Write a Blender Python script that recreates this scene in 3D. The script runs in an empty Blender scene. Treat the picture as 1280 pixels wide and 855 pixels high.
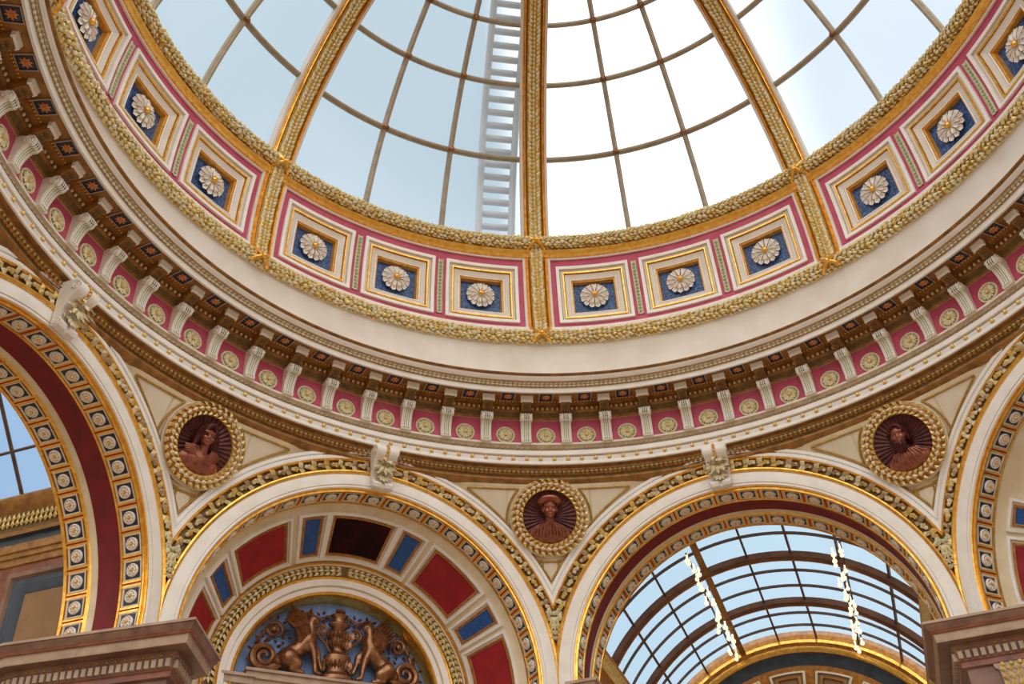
import bpy, bmesh, math, random
from math import sin, cos, pi, radians as RD, degrees as DG, sqrt, atan2
from mathutils import Vector, Matrix
V = Vector
scene = bpy.context.scene
COL = scene.collection.objects
rnd = random.Random(11)

# ------------------------------------------------------------------ camera
CAM = V((-1.31507649, -5.58457273, 0.0))
yaw, pit, rol, FPX = RD(5.17614701), RD(38.94307951), RD(-3.07011275), 1317.48
fw = V((sin(yaw)*cos(pit), cos(yaw)*cos(pit), sin(pit)))
rt = V((cos(yaw), -sin(yaw), 0.0)); up = rt.cross(fw)
rt, up = rt*cos(rol) + up*sin(rol), up*cos(rol) - rt*sin(rol)
def project(p):
    d = V(p) - CAM; z = d.dot(fw)
    if z < .1: return (-9999, -9999)
    return (640 + FPX*d.dot(rt)/z, 427.5 - FPX*d.dot(up)/z)
def seen(p, m=25):
    x, y = project(p); return -m < x < 1280+m and -m < y < 855+m
cd = bpy.data.cameras.new('camera'); cam = bpy.data.objects.new('camera', cd); COL.link(cam)
cd.sensor_width = 36; cd.lens = FPX/1280*36; cd.clip_end = 300
M = Matrix((rt, up, -fw)).transposed().to_4x4(); M.translation = CAM; cam.matrix_world = M
scene.camera = cam

# ------------------------------------------------------------------ materials
def mat(name, c1, c2=None, rough=.55, metal=0.0, scale=14, bump=0.0, lo=.35, hi=.65, detail=4, spec=.4):
    m = bpy.data.materials.new(name); m.use_nodes = True
    nt = m.node_tree; N = nt.nodes; L = nt.links
    b = N['Principled BSDF']; b.inputs['Roughness'].default_value = rough
    b.inputs['Metallic'].default_value = metal; b.inputs['Specular IOR Level'].default_value = spec
    if c2 is None: c2 = tuple(x*.86 for x in c1)
    tc = N.new('ShaderNodeTexCoord'); nz = N.new('ShaderNodeTexNoise')
    nz.inputs['Scale'].default_value = scale; nz.inputs['Detail'].default_value = detail
    L.new(tc.outputs['Object'], nz.inputs['Vector'])
    r = N.new('ShaderNodeValToRGB'); r.color_ramp.elements[0].position = lo; r.color_ramp.elements[1].position = hi
    r.color_ramp.elements[0].color = (*c1, 1); r.color_ramp.elements[1].color = (*c2, 1)
    L.new(nz.outputs['Fac'], r.inputs['Fac']); L.new(r.outputs['Color'], b.inputs['Base Color'])
    if bump:
        bp = N.new('ShaderNodeBump'); bp.inputs['Strength'].default_value = bump; bp.inputs['Distance'].default_value = .02
        L.new(nz.outputs['Fac'], bp.inputs['Height']); L.new(bp.outputs['Normal'], b.inputs['Normal'])
    return m
CREAM  = mat('cream_plaster', (.78,.72,.64), (.70,.63,.54), scale=3)
WHITE  = mat('ivory_paint', (.91,.88,.83), (.84,.80,.74), scale=6)
IVORY  = mat('warm_ivory', (.80,.70,.52), (.70,.58,.38), scale=5)
FIELD  = mat('pale_field', (.83,.76,.63), (.76,.67,.52), scale=4)
PINK   = mat('rose_paint', (.55,.085,.155), (.47,.06,.12), scale=5)
GOLD   = mat('gilding', (1.0,.62,.15), (.82,.40,.05), rough=.27, metal=.85, scale=18)
ORANGE = mat('ochre_gold', (.56,.24,.04), (.36,.13,.025), rough=.38, metal=.4, scale=16)
LEAF   = mat('gilded_leaf', (.90,.72,.32), (.66,.46,.12), rough=.45, metal=.25, scale=22)
LEAFG  = mat('gold_ground', (.50,.31,.07), (.36,.20,.04), rough=.5, metal=.3, scale=20)
TANL   = mat('tan_plaster', (.52,.40,.25), (.42,.30,.17), scale=12)
LEAFD  = mat('leaf_ground', (.20,.12,.035), (.12,.07,.02), rough=.6, scale=20)
PALE   = mat('pale_leaf', (.88,.80,.58), (.68,.58,.32), rough=.5, scale=22)
GREENI = mat('sage_cream', (.66,.66,.46), (.52,.52,.32), rough=.55, scale=24)
GREEN  = mat('sage_green', (.36,.42,.20), (.28,.32,.14), rough=.6, scale=20)
BROWN  = mat('bronze_brown', (.40,.19,.045), (.22,.10,.025), rough=.5, metal=.15, scale=10)
DBROWN = mat('dark_brown', (.13,.065,.03), (.08,.04,.02), rough=.5, scale=10)
NAVY   = mat('navy_mosaic', (.016,.035,.12), (.06,.16,.40), rough=.4, scale=42, lo=.42, hi=.62)
NIGHT  = mat('night_blue', (.012,.018,.04), (.03,.04,.09), rough=.4, scale=20)
PETAL  = mat('petal_white', (.92,.88,.82), (.80,.73,.64), rough=.5, scale=20)
RED    = mat('crimson_paint', (.36,.012,.018), (.27,.008,.014), rough=.6, scale=7)
REDD   = mat('maroon_paint', (.21,.007,.012), (.15,.005,.009), rough=.6, scale=7)
REDSHADE = mat('shaded_red_paint', (.012,.003,.003), (.035,.004,.005), rough=.75, spec=.15, scale=5)  # red crown panel with its shade put into the colour, near black
BLUE   = mat('cobalt_paint', (.022,.11,.36), (.018,.07,.26), rough=.5, scale=30)
SKYBL  = mat('cornflower_paint', (.22,.38,.72), (.15,.28,.60), rough=.6, scale=9)
BRONZE = mat('bronze', (.36,.18,.09), (.20,.09,.045), rough=.34, metal=.75, scale=16)
WINE   = mat('wine_bronze', (.10,.022,.018), (.05,.010,.009), rough=.38, metal=.45, scale=16)
WINEL  = mat('red_bronze', (.40,.15,.10), (.25,.075,.05), rough=.36, metal=.55, scale=16)
BAR    = mat('glazing_bar', (.42,.34,.23), (.33,.26,.17), rough=.45, scale=8)
RIBB   = mat('umber_paint', (.17,.075,.04), (.11,.045,.025), rough=.5, scale=8)
BARD   = mat('dark_glazing_bar', (.13,.07,.045), (.085,.042,.028), rough=.5, scale=8)
STONE  = mat('brown_marble', (.27,.15,.10), (.17,.085,.055), rough=.4, scale=6)
STONEL = mat('pale_marble', (.50,.37,.27), (.38,.26,.18), rough=.45, scale=6)
STONER = mat('red_marble', (.30,.10,.055), (.18,.055,.03), rough=.35, scale=8)
SLATE  = mat('slate_blue', (.055,.075,.10), (.035,.05,.07), rough=.5, scale=6)
TAN    = mat('tan_panel', (.30,.17,.07), (.25,.135,.055), rough=.6, scale=5)
GILT   = mat('bright_gilding', (.92,.50,.10), (.78,.36,.05), rough=.35, metal=.35, scale=18)
BEADG  = mat('pale_gilding', (.98,.78,.38), (.86,.60,.20), rough=.35, metal=.35, scale=18)
CONS   = mat('console_white', (.82,.79,.68), (.74,.70,.58), rough=.5, scale=20)
STEEL  = mat('roof_steel', (.74,.84,.94), (.68,.79,.90), rough=.5, scale=5)

def glass(name, tint, milk):
    m = bpy.data.materials.new(name); m.use_nodes = True; nt = m.node_tree; N = nt.nodes; L = nt.links
    N.remove(N['Principled BSDF']); out = N['Material Output']
    t = N.new('ShaderNodeBsdfTransparent'); t.inputs['Color'].default_value = (*tint, 1)
    d = N.new('ShaderNodeBsdfTranslucent'); d.inputs['Color'].default_value = (*tint, 1)
    g = N.new('ShaderNodeBsdfGlossy'); g.inputs['Roughness'].default_value = .25
    a = N.new('ShaderNodeMixShader'); a.inputs[0].default_value = milk
    b = N.new('ShaderNodeMixShader'); b.inputs[0].default_value = .04
    L.new(t.outputs[0], a.inputs[1]); L.new(d.outputs[0], a.inputs[2])
    L.new(a.outputs[0], b.inputs[1]); L.new(g.outputs[0], b.inputs[2]); L.new(b.outputs[0], out.inputs['Surface'])
    return m
GLASS = glass('frosted_glass', (.97,.985,1.0), .12)
GLASSV = glass('skylight_glass', (.90,.96,.99), .12)
def lampmat(name, c, s):
    m = bpy.data.materials.new(name); m.use_nodes = True
    b = m.node_tree.nodes['Principled BSDF']; b.inputs['Base Color'].default_value = (*c, 1)
    b.inputs['Emission Color'].default_value = (*c, 1); b.inputs['Emission Strength'].default_value = s
    return m
BULB = lampmat('warm_bulb', (1.0,.84,.62), .8)

# ------------------------------------------------------------------ mesh helpers
WLOC = {}
class MB:
    def __init__(s): s.v = []; s.f = []; s.m = []
    def add(s, p): s.v.append(V(p)); return len(s.v)-1
    def face(s, idx, m=0): s.f.append(tuple(idx)); s.m.append(m)
    def grid(s, rows, m=0, closed=False):
        """rows of points; m = index or one index per gap between rows"""
        ids = [[s.add(p) for p in r] for r in rows]
        for i in range(len(ids)-1):
            a, b = ids[i], ids[i+1]; n = len(a); mm = m[i] if isinstance(m, (list, tuple)) else m
            for j in range(n if closed else n-1):
                k = (j+1) % n; s.face((a[j], a[k], b[k], b[j]), mm)
        return ids
    def leaf(s, o, T, S, N, l, w, h, m=0):
        i = len(s.v)
        s.v += [o, o+T*(.38*l)+S*(w/2)+N*(h*.25), o+T*(.38*l)-S*(w/2)+N*(h*.25), o+T*l+N*(h*.55), o+T*(.42*l)+N*h]
        for f in ((0,1,4),(1,3,4),(3,2,4),(2,0,4)): s.face([i+k for k in f], m)
    def ball(s, c, rx, ry=None, rz=None, n=8, k=5, m=0, X=None, Y=None, Z=None):
        ry = ry or rx; rz = rz or rx; c = V(c)
        X = X or V((1,0,0)); Y = Y or V((0,1,0)); Z = Z or V((0,0,1))
        rows = []
        for i in range(k+1):
            t = -pi/2 + pi*i/k; q = max(cos(t), 1e-3)
            rows.append([c + X*(rx*q*cos(2*pi*j/n)) + Y*(ry*q*sin(2*pi*j/n)) + Z*(rz*sin(t)) for j in range(n)])
        s.grid(rows, m, True)
    def tube(s, pts, rad, n=6, m=0, flat=1.0, caps=True):
        pts = [V(p) for p in pts]; rows = []; ref = None
        for i, p in enumerate(pts):
            t = (pts[min(i+1, len(pts)-1)] - pts[max(i-1, 0)])
            if t.length < 1e-9: t = V((0,0,1))
            t.normalize()
            if ref is None:
                ref = V((0,0,1)) if abs(t.z) < .9 else V((1,0,0))
            a = (ref - t*ref.dot(t))
            if a.length < 1e-6: a = t.orthogonal()
            a.normalize(); ref = a; b = t.cross(a)
            r = rad[i] if isinstance(rad, (list, tuple)) else rad
            rows.append([p + a*(r*cos(2*pi*j/n)) + b*(r*flat*sin(2*pi*j/n)) for j in range(n)])
        ids = s.grid(rows, m, True)
        if caps: s.face(ids[0][::-1], m); s.face(ids[-1], m)
    def box(s, o, X, Y, Z, m=0):
        """box centred at o with half vectors X, Y, Z"""
        c = [s.add(o + X*a + Y*b + Z*d) for a in (-1,1) for b in (-1,1) for d in (-1,1)]
        for f in ((0,1,3,2),(4,6,7,5),(0,4,5,1),(2,3,7,6),(0,2,6,4),(1,5,7,3)): s.face([c[k] for k in f], m)
    def extrude(s, prof, place, w0, w1, m=0):
        """closed 2-D profile [(a,b)] swept between widths w0,w1 by place(w,a,b)"""
        n = len(prof); A = [s.add(place(w0,a,b)) for a,b in prof]; B = [s.add(place(w1,a,b)) for a,b in prof]
        for i in range(n): s.face((A[i], A[(i+1)%n], B[(i+1)%n], B[i]), m)
        s.face(A[::-1], m); s.face(B, m)
    def build(s, name, mats, parent=None, sharp=38, local=False, clip=None, remesh=None, recalc=False):
        if not isinstance(mats, (list, tuple)): mats = [mats]
        off = V((0,0,0)) if (parent is None or local) else WLOC.get(parent, V((0,0,0)))
        me = bpy.data.meshes.new(name); me.from_pydata([tuple(p-off) for p in s.v], [], s.f)
        for k in mats: me.materials.append(k)
        me.polygons.foreach_set('material_index', s.m)
        if clip or recalc:
            bm = bmesh.new(); bm.from_mesh(me)
            for co, no in (clip or []):
                bmesh.ops.bisect_plane(bm, geom=bm.verts[:]+bm.edges[:]+bm.faces[:], plane_co=co-off, plane_no=no, clear_outer=True)
            if recalc: bmesh.ops.recalc_face_normals(bm, faces=bm.faces[:])
            bm.to_mesh(me); bm.free()
        me.polygons.foreach_set('use_smooth', [True]*len(me.polygons))
        me.set_sharp_from_angle(angle=RD(sharp)); me.update()
        o = bpy.data.objects.new(name, me); COL.link(o)
        if parent is not None: o.parent = parent; WLOC[o] = off
        if remesh:
            r = o.modifiers.new('remesh', 'REMESH'); r.mode = 'VOXEL'; r.voxel_size = remesh; r.use_smooth_shade = True
            q = o.modifiers.new('smooth', 'SMOOTH'); q.iterations = 4; q.factor = .5
        return o
def tag(o, label, cat, group=None):
    o['label'] = label; o['category'] = cat
    if group: o['group'] = group
    return o
def thing(name, loc, label=None, cat=None, group=None, mtx=None):
    o = bpy.data.objects.new(name, None); COL.link(o); o.empty_display_size = .1
    if mtx is not None: o.matrix_world = mtx
    else: o.location = loc; WLOC[o] = V(loc)
    if label: tag(o, label, cat, group)
    return o
def struct(o): o['kind'] = 'structure'; return o
KIDS = {}
def kids(o): return [c for c in o.children]
def copy_tree(o, mtx, label=None, parent=None):
    c = o.copy(); COL.link(c)
    if parent is None: c.matrix_world = mtx
    else: c.parent = parent
    if label: c['label'] = label
    for ch in kids(o): copy_tree(ch, None, None, c)
    return c
def frame(o, x, n):
    z = V(n).normalized(); x = V(x); x = (x - z*x.dot(z)).normalized(); y = z.cross(x)
    m = Matrix((x, y, z)).transposed().to_4x4(); m.translation = V(o); return m
def scatter(proto_fn, spots):
    """spots: (matrix, label); the first is the thing itself, the rest are copies"""
    p = proto_fn(); out = []
    bpy.context.view_layer.update()
    for i, (m, lab) in enumerate(spots):
        if i == 0: o = p; o.matrix_world = m; o['label'] = lab
        else: o = copy_tree(p, m, lab)
        out.append(o)
    return out
ORD = ['zeroth','first','second','third','fourth','fifth','sixth','seventh','eighth','ninth','tenth','eleventh','twelfth','thirteenth','fourteenth','fifteenth','sixteenth','seventeenth','eighteenth','nineteenth','twentieth']
ORD += ['twenty-' + ORD[i] for i in range(1, 10)] + ['thirtieth'] + ['thirty-' + ORD[i] for i in range(1, 10)]

# ------------------------------------------------------------------ dome coordinates (azimuth clockwise from the central rib)
ZC, RG, RB = 8.755, 4.86, 4.80
def pol(r, z, a): return V((r*sin(RD(a)), r*cos(RD(a)), z))
def sph(R, a, e): return pol(R*cos(RD(e)), ZC + R*sin(RD(e)), a)
def rad_(a): return V((sin(RD(a)), cos(RD(a)), 0))
def tan_(a): return V((cos(RD(a)), -sin(RD(a)), 0))
A0, A1 = -118, 118
def lathe(mb, prof, m=0, a0=A0, a1=A1, st=1.5):
    n = int(round((a1-a0)/st))
    mb.grid([[pol(r, z, a0+(a1-a0)*i/n) for i in range(n+1)] for r, z in prof], m)
def ring_leaves(mb, r, z, nr, nz, spacing, l, w, h, m=0, ds=0.0, flip=1, a0=A0, a1=A1, stag=0, jit=0):
    """a row of small leaves along a ring; (nr,nz) points to the viewer; ds shifts across the row"""
    k = sqrt(nr*nr+nz*nz); nr, nz = nr/k, nz/k; n = int(RD(a1-a0)*r/spacing)
    for i in range(n):
        a = a0 + (a1-a0)*(i+.5*stag)/n; T = tan_(a)*flip; N = rad_(a)*nr + V((0,0,nz)); S = T.cross(N)
        Su = rad_(a)*(-nz) + V((0,0,nr))
        T = (T + S*rnd.uniform(-jit, jit)).normalized(); S = T.cross(N); q = 1 + rnd.uniform(-jit, jit)*.5
        mb.leaf(pol(r, z, a) + Su*ds, T, S, N, l*q, w*q, h*q, m if not jit else (m if rnd.random() < .75 else 1-m))

# ---- pink coffered zone
SECT = [-90, -45, 0, 45]          # rib at the left edge of each visible sector
COFF = [8.96, 22.5, 36.04]
def rect_loop(a0, a1, e0, e1, R, n=6):
    p = [sph(R, a0+(a1-a0)*i/n, e0) for i in range(n)] + [sph(R, a1, e0+(e1-e0)*i/n) for i in range(n)]
    return p + [sph(R, a1+(a0-a1)*i/n, e1) for i in range(n)] + [sph(R, a0, e1+(e0-e1)*i/n) for i in range(n)]
HA, E0, E1 = 5.85, -.40, 10.6
mb = MB()
for s in [-135] + SECT + [90]:
    A = [s+2.0]
    for c in COFF: A += [s+c-HA, s+c+HA]
    A.append(s+43.0); E = [-2.2, E0, E1, 12.6]
    for i in range(len(A)-1):
        for j in range(3):
            if i % 2 == 1 and j == 1 and s in SECT: continue
            n = 8 if i % 2 else 2
            mb.grid([[sph(RB, A[i]+(A[i+1]-A[i])*q/n, e) for q in range(n+1)] for e in (E[j], (E[j]+E[j+1])/2, E[j+1])], 0)
struct(mb.build('ceiling', PINK))

def make_daisy(parent, mtx=None, r=.19):
    d = MB()
    for ring, (n, rr, h0, w) in enumerate(((13, r, .02, .074), (11, r*.70, .045, .058))):
        for i in range(n):
            t = 2*pi*(i+.5*ring)/n; T = V((cos(t), sin(t), 0)); S = V((-sin(t), cos(t), 0)); N = V((0,0,1))
            k = len(d.v); b = T*.03 + N*h0
            d.v += [b, b+T*(.5*rr)+S*(w*.38)+N*.03, b+T*(.5*rr)-S*(w*.38)+N*.03, b+T*(.80*rr)+S*(w*.5)+N*.022, b+T*(.80*rr)-S*(w*.5)+N*.022,
                    b+T*(rr-.03)+N*.0, b+T*(.55*rr)+N*.006, b+T*(.8*rr)-N*.004]
            for f in ((0,1,6),(0,6,2),(1,3,7,6),(6,7,4,2),(3,5,7),(7,5,4)): d.face([k+q for q in f])
    d.ball((0,0,.005), r*.36, r*.36, .03, 12, 4)
    o = d.build('rosette', PETAL, parent, local=True, sharp=60)
    b = MB(); b.ball((0,0,.075), .042, .042, .03, 10, 5)
    for i in range(7):
        t = 2*pi*i/7; b.ball((.032*cos(t), .032*sin(t), .085), .013, n=5, k=3)
    b.build('bud', GOLD, o, local=True, sharp=60)
    return o
def cname(s, j):
    if s == 0: return 'daisy coffer %s right of the central dome rib' % ORD[j+1]
    if s == 45: return 'daisy coffer %s right of the right-hand dome rib' % ORD[j+1]
    if s == -45: return 'daisy coffer %s left of the central dome rib' % ORD[3-j]
    return 'daisy coffer %s left of the left-hand dome rib' % ORD[3-j]
daisy0 = None
for s in SECT:
    for j, c in enumerate(COFF):
        a = s + c
        if not seen(sph(4.95, a, 4.5), 45): continue
        base = sph(RB+.2, a, 5.1)
        t = thing('ceiling_coffer', base, 'square white ' + cname(s, j), 'coffer', 'daisy coffers around the dome')
        f = MB(); st = [(0,.03),(0,-.03),(.5,-.03),(.54,.0),(.64,.004),(.66,-.006),(1.0,.006),(1.04,-.014),(1.22,-.014),(1.26,.02),(1.36,.024),(1.40,.008),(2.05,.03),(2.1,.03),(2.2,.024),(2.35,.03)]
        loops = [rect_loop(a-HA+q, a+HA-q, E0+q, E1-q, RB+d) for q, d in st]
        f.grid(loops, [0,0,0,3,0,1,2,2,2,3,0,1,3,0,0], True); f.build('frame', [WHITE, CREAM, GOLD, TANL], t, sharp=30)
        g = MB(); g.grid([rect_loop(a-HA+q, a+HA-q, E0+q, E1-q, RB+d) for q, d in ((2.35,.03),(2.45,.05),(2.55,.05),(2.7,.125))], 0, True)
        g.build('gilt_lining', GILT, t, sharp=30)
        g = MB(); n = 6; q = 2.6
        g.grid([[sph(RB+.115, a-HA+q+(2*HA-2*q)*i/n, E0+q+(E1-E0-2*q)*k/4) for i in range(n+1)] for k in range(5)], 0)
        g.build('back_panel', NAVY, t)
        ctr = sph(RB+.10, a, 5.45); nrm = (sph(0, a, 5.1) - ctr)
        mtx = frame(ctr, tan_(a), nrm)
        if daisy0 is None: d = daisy0 = make_daisy(t)
        else:
            d = daisy0.copy(); COL.link(d); d.parent = t
            for ch in daisy0.children:
                k = ch.copy(); COL.link(k); k.parent = d
        d.matrix_local = Matrix.Translation(-base) @ mtx @ Matrix.Rotation(rnd.uniform(0, .4), 4, 'Z')
        if j < 2:
            b = a + 6.77
            if seen(sph(4.8, b, 5), 20):
                w = MB(); R0 = RB
                w.grid([[sph(R, b+da, e) for e in (E0+.3, 2, 4, 6, 8, E1-.3)] for R, da in ((R0,-.42),(R0-.02,-.42),(R0-.025,-.28),(R0-.012,-.26),(R0-.012,.26),(R0-.025,.28),(R0-.02,.42),(R0,.42))], 0)
                k = w.build('relief_strip', GREENI)
                tag(k, 'narrow sage relief strip between the %s and %s daisy coffers %s' % (
                    (ORD[j+1], ORD[j+2], 'right of central rib' if s == 0 else 'right of right-hand rib') if s >= 0 else
                    (ORD[2-j], ORD[3-j], 'left of central rib' if s == -45 else 'left of left-hand rib')), 'strip', 'relief strips between the coffers')
                w = MB(); N = (sph(0, b, 5)-sph(R0, b, 5)).normalized()
                for i in range(15):
                    e = E0+.5+i*.66; p = sph(R0-.013, b, e); T = (sph(R0, b, e+1)-p).normalized()
                    w.leaf(p, T, tan_(b), N, .065, .045, .018)
                k2 = w.build('leaf_chain', GREEN, k)

# ---- garlands
def garland(name, r, z, nr, nz, tr, label):
    t = thing(name, pol(r, z, 0), label, 'garland')
    k = sqrt(nr*nr+nz*nz); nr /= k; nz /= k
    b = MB(); prof = []
    for i in range(9):
        q = RD(-100 + 200*i/8); cN, cS = cos(q)*tr*.85, sin(q)*tr
        prof.append((r + nr*cN - nz*cS, z + nz*cN + nr*cS))
    lathe(b, prof); b.build('core', LEAFG, t)
    b = MB()
    for row, ang in enumerate((-78, -52, -26, 0, 26, 52, 78)):
        q = RD(ang); n2r, n2z = nr*cos(q) - nz*sin(q), nz*cos(q) + nr*sin(q)
        ring_leaves(b, r + n2r*tr*.86, z + n2z*tr*.86, n2r, n2z, .062, .075, .052, .03, row % 2, stag=row % 2, jit=.45)
    b.build('leaves', [LEAF, PALE], t, sharp=15)
    return t
garland('laurel_garland', 4.60, 9.99, -.75, -.66, .085, 'gilded leaf garland ring directly below the dome glass')
garland('laurel_garland', 4.80, 8.50, -.95, -.3, .088, 'gilded leaf garland ring between the pink coffers and the cream drum')
mb = MB(); lathe(mb, [(RB*cos(RD(e)) - d*cos(RD(e)), ZC + RB*sin(RD(e)) - d*sin(RD(e))) for e, d in ((11.95,0),(11.95,.03),(12.2,.03),(12.25,.05),(12.7,.06),(12.8,.035),(13.2,.05),(13.6,.06),(13.7,.0),(15.5,-.03))], [0,0,1,1,1,1,1,1,1])
struct(mb.build('trim_1', [WHITE, GOLD]))
mb = MB(); lathe(mb, [(RB*cos(RD(e)) - d*cos(RD(e)), ZC + RB*sin(RD(e)) - d*sin(RD(e))) for e, d in ((-1.3,0),(-1.3,.03),(-1.7,.03),(-2.4,.0))], 0)
struct(mb.build('trim_2', WHITE))

# ---- ribs
RNAME = {-90: 'outer left', -45: 'left-hand', 0: 'central', 45: 'right-hand', 90: 'outer right'}
for a in (-90, -45, 0, 45, 90):
    base = sph(RB, a, -3)
    t = thing('dome_rib', base, {0: 'gilded central dome rib running straight up between the panes', -45: 'gilded left-hand dome rib slanting up between bluish panes', 45: 'gilded right-hand dome rib slanting up beside the brightest panes', -90: 'gilded dome rib beyond the left edge', 90: 'gilded dome rib beyond the right edge'}[a], 'rib', 'gilded dome ribs')
    EL = [-3 + i*1.5 for i in range(52)]
    def ribgrid(prof):
        return [[sph(RB-d, a, e) + tan_(a)*s for e in EL] for s, d in prof]
    b = MB(); b.grid(ribgrid([(-.11,-.02),(-.1,.03),(-.085,.045),(-.04,.065),(0,.07),(.04,.065),(.085,.045),(.1,.03),(.11,-.02)])); b.build('ornament_band', LEAFG, t)
    b = MB(); e = -2.6; i = 0
    while e < 72:
        N = (sph(0,a,e)-sph(RB,a,e)).normalized(); T = (sph(RB,a,e+.5)-sph(RB,a,e)).normalized()
        for sd in (-.06, .06):
            p = sph(RB-.05, a, e + (.3 if sd > 0 else 0)) + tan_(a)*sd*.35
            T2 = (T + tan_(a)*((.7 if sd > 0 else -.7) + rnd.uniform(-.25,.25))).normalized()
            b.leaf(p, T2, N.cross(T2), N, .10, .07, .03, rnd.randrange(2))
        b.leaf(sph(RB-.065, a, e), T, N.cross(T), N, .07, .045, .03, rnd.randrange(2))
        e += .68; i += 1
    b.build('leaves', [LEAF, PALE], t, sharp=15)
    for sg in (-1, 1):
        b = MB(); b.grid(ribgrid([(sg*s, d) for s, d in ((.105,.0),(.108,.05),(.118,.062),(.128,.05),(.13,.035),(.14,.045),(.148,.03),(.15,.0))])); b.build('gilt_edge', GOLD, t)
        b = MB(); b.grid(ribgrid([(sg*s, d) for s, d in ((.148,.0),(.15,.03),(.185,.03),(.19,.0),(.19,-.08))])); b.build('cream_edge', CREAM, t)
    for ee in (14.9, -3.0):
        b = MB(); N = (sph(0,a,ee)-sph(RB,a,ee)).normalized(); T = (sph(RB,a,ee+.5)-sph(RB,a,ee)).normalized(); o = sph(RB-.06, a, ee)
        if ee < 0: o = pol(4.75, 8.50, a); N = (rad_(a)*-.95 + V((0,0,-.3))).normalized(); T = V((0,0,1))
        for sg in (-1, 1):
            D = (T*.8 + tan_(a)*sg).normalized()
            b.tube([o + D*(.14*q) + N*(.085*(1-q*q)-.01) for q in (-1,-.7,-.35,0,.35,.7,1)], .026, 6)
        b.ball(o + N*.09, .035, n=8, k=5)
        b.build('ribbon_tie', GOLD, t)

# ---- glazing
ELN = [14.9, 30.3, 42.7, 52.3, 60.0, 66.2, 71.5]
MUL = [15.9, 29.1]
WN = 0
for s in (-135, -90, -45, 0, 45, 90):
    WN += 1
    b = MB(); es = [13.5 + (71.5-13.5)*i/24 for i in range(25)]
    b.grid([[sph(RG+.03, s+1.2+42.6*i/12, e) for i in range(13)] for e in es], 0)
    w = struct(b.build('window_%d' % WN, GLASS))
    if s in (-135, 90): continue
    for q in MUL:
        b = MB(); a = s+q; EL = [14 + i*1.5 for i in range(39)]
        b.grid([[sph(RG-d, a, e) + tan_(a)*x for e in EL] for x, d in ((-.034,-.03),(-.034,.02),(-.02,.035),(-.012,.055),(.012,.055),(.02,.035),(.034,.02),(.034,-.03))])
        b.build('mullion', BAR, w)
    for e in ELN[1:]:
        b = MB(); dz = DG(.034/RG)
        b.grid([[sph(RG-d, s+1.5+42*i/24, e+x*dz) for i in range(25)] for x, d in ((-1,-.03),(-1,.02),(-.6,.032),(-.35,.05),(.35,.05),(.6,.032),(1,.02),(1,-.03))])
        b.build('glazing_bar', BAR, w)
    for e in ELN[1:4]:
        for q in MUL:
            b = MB(); N = (sph(0,s+q,e)-sph(RG,s+q,e)).normalized(); p = sph(RG-.05, s+q, e); T = (sph(RG,s+q,e+.5)-sph(RG,s+q,e)).normalized()
            b.ball(p, .05, .05, .022, 10, 5, X=tan_(s+q), Y=T, Z=N); b.ball(p+N*.015, .022, n=6, k=4)
            b.build('boss', BRONZE, w)
# top ring where the bars end
b = MB(); lathe(b, [(RG*cos(RD(71))+.0, ZC+RG*sin(RD(71))), (RG*cos(RD(71))-.15, ZC+RG*sin(RD(71))-.05), (RG*cos(RD(71))-.3, ZC+RG*sin(RD(71))+.1)], 0); struct(b.build('trim_3', GOLD))

# service ladder lying on the outside of the dome
lad = thing('roof_ladder', sph(5.05, -6.6, 17), 'pale service ladder outside the frosted panes left of the central rib', 'ladder')
for sg in (-1, 1):
    b = MB(); b.tube([sph(5.10, -6.3, e) + tan_(-6.3)*(sg*.23) for e in range(14, 66, 3)], .05, 8); b.build('rail', STEEL, lad)
for i in range(24):
    e = 15.5 + i*2.1; b = MB(); T = (sph(5, -6.3, e+.5)-sph(5, -6.3, e)).normalized()
    b.tube([sph(5.12, -6.3, e) + tan_(-6.3)*q for q in (-.2,-.17,.17,.2)], [.03,.05,.05,.03], 10); b.build('tread', STEEL, lad)

# ------------------------------------------------------------------ cream drum and main cornice
b = MB(); lathe(b, [(4.80,8.44),(4.83,8.40),(4.845,8.1),(4.85,7.9),(4.80,7.76),(4.70,7.72)]); struct(b.build('wall_upper', CREAM))
b = MB()
lathe(b, [(4.72,7.735),(4.515,7.715),(4.50,7.70),(4.505,7.688),(4.53,7.675),(4.535,7.655),(4.545,7.64),(4.56,7.625),(4.562,7.612),(4.572,7.607),(4.612,7.567),(4.612,7.557),(4.622,7.552),(4.63,7.503),(4.655,7.503),(4.66,7.535)],
      [2,2,1,1,0,0,0,1,3,3,1,2,2,2,1])
cor = struct(b.build('trim_4', [CREAM, BROWN, WHITE, TANL]))
b = MB(); ring_leaves(b, 4.590, 7.585, -.7, -.7, .055, .055, .036, .02, 0, ds=.008); ring_leaves(b, 4.590, 7.585, -.7, -.7, .055, .055, .036, .02, 1, ds=-.014, flip=-1)
b.build('leaf_course', [PALE, TANL], cor, sharp=15)
b = MB(); lathe(b, [(4.66,7.535),(4.87,7.535),(4.875,7.52),(4.955,7.52),(4.96,7.47),(4.985,7.45),(5.0,7.42),(5.02,7.40),(5.035,7.375),(5.05,7.37)], [0,0,0,0,0,1,1,0,2]); sof = struct(b.build('trim_7', [BROWN, LEAFD, TANL]))
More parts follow.
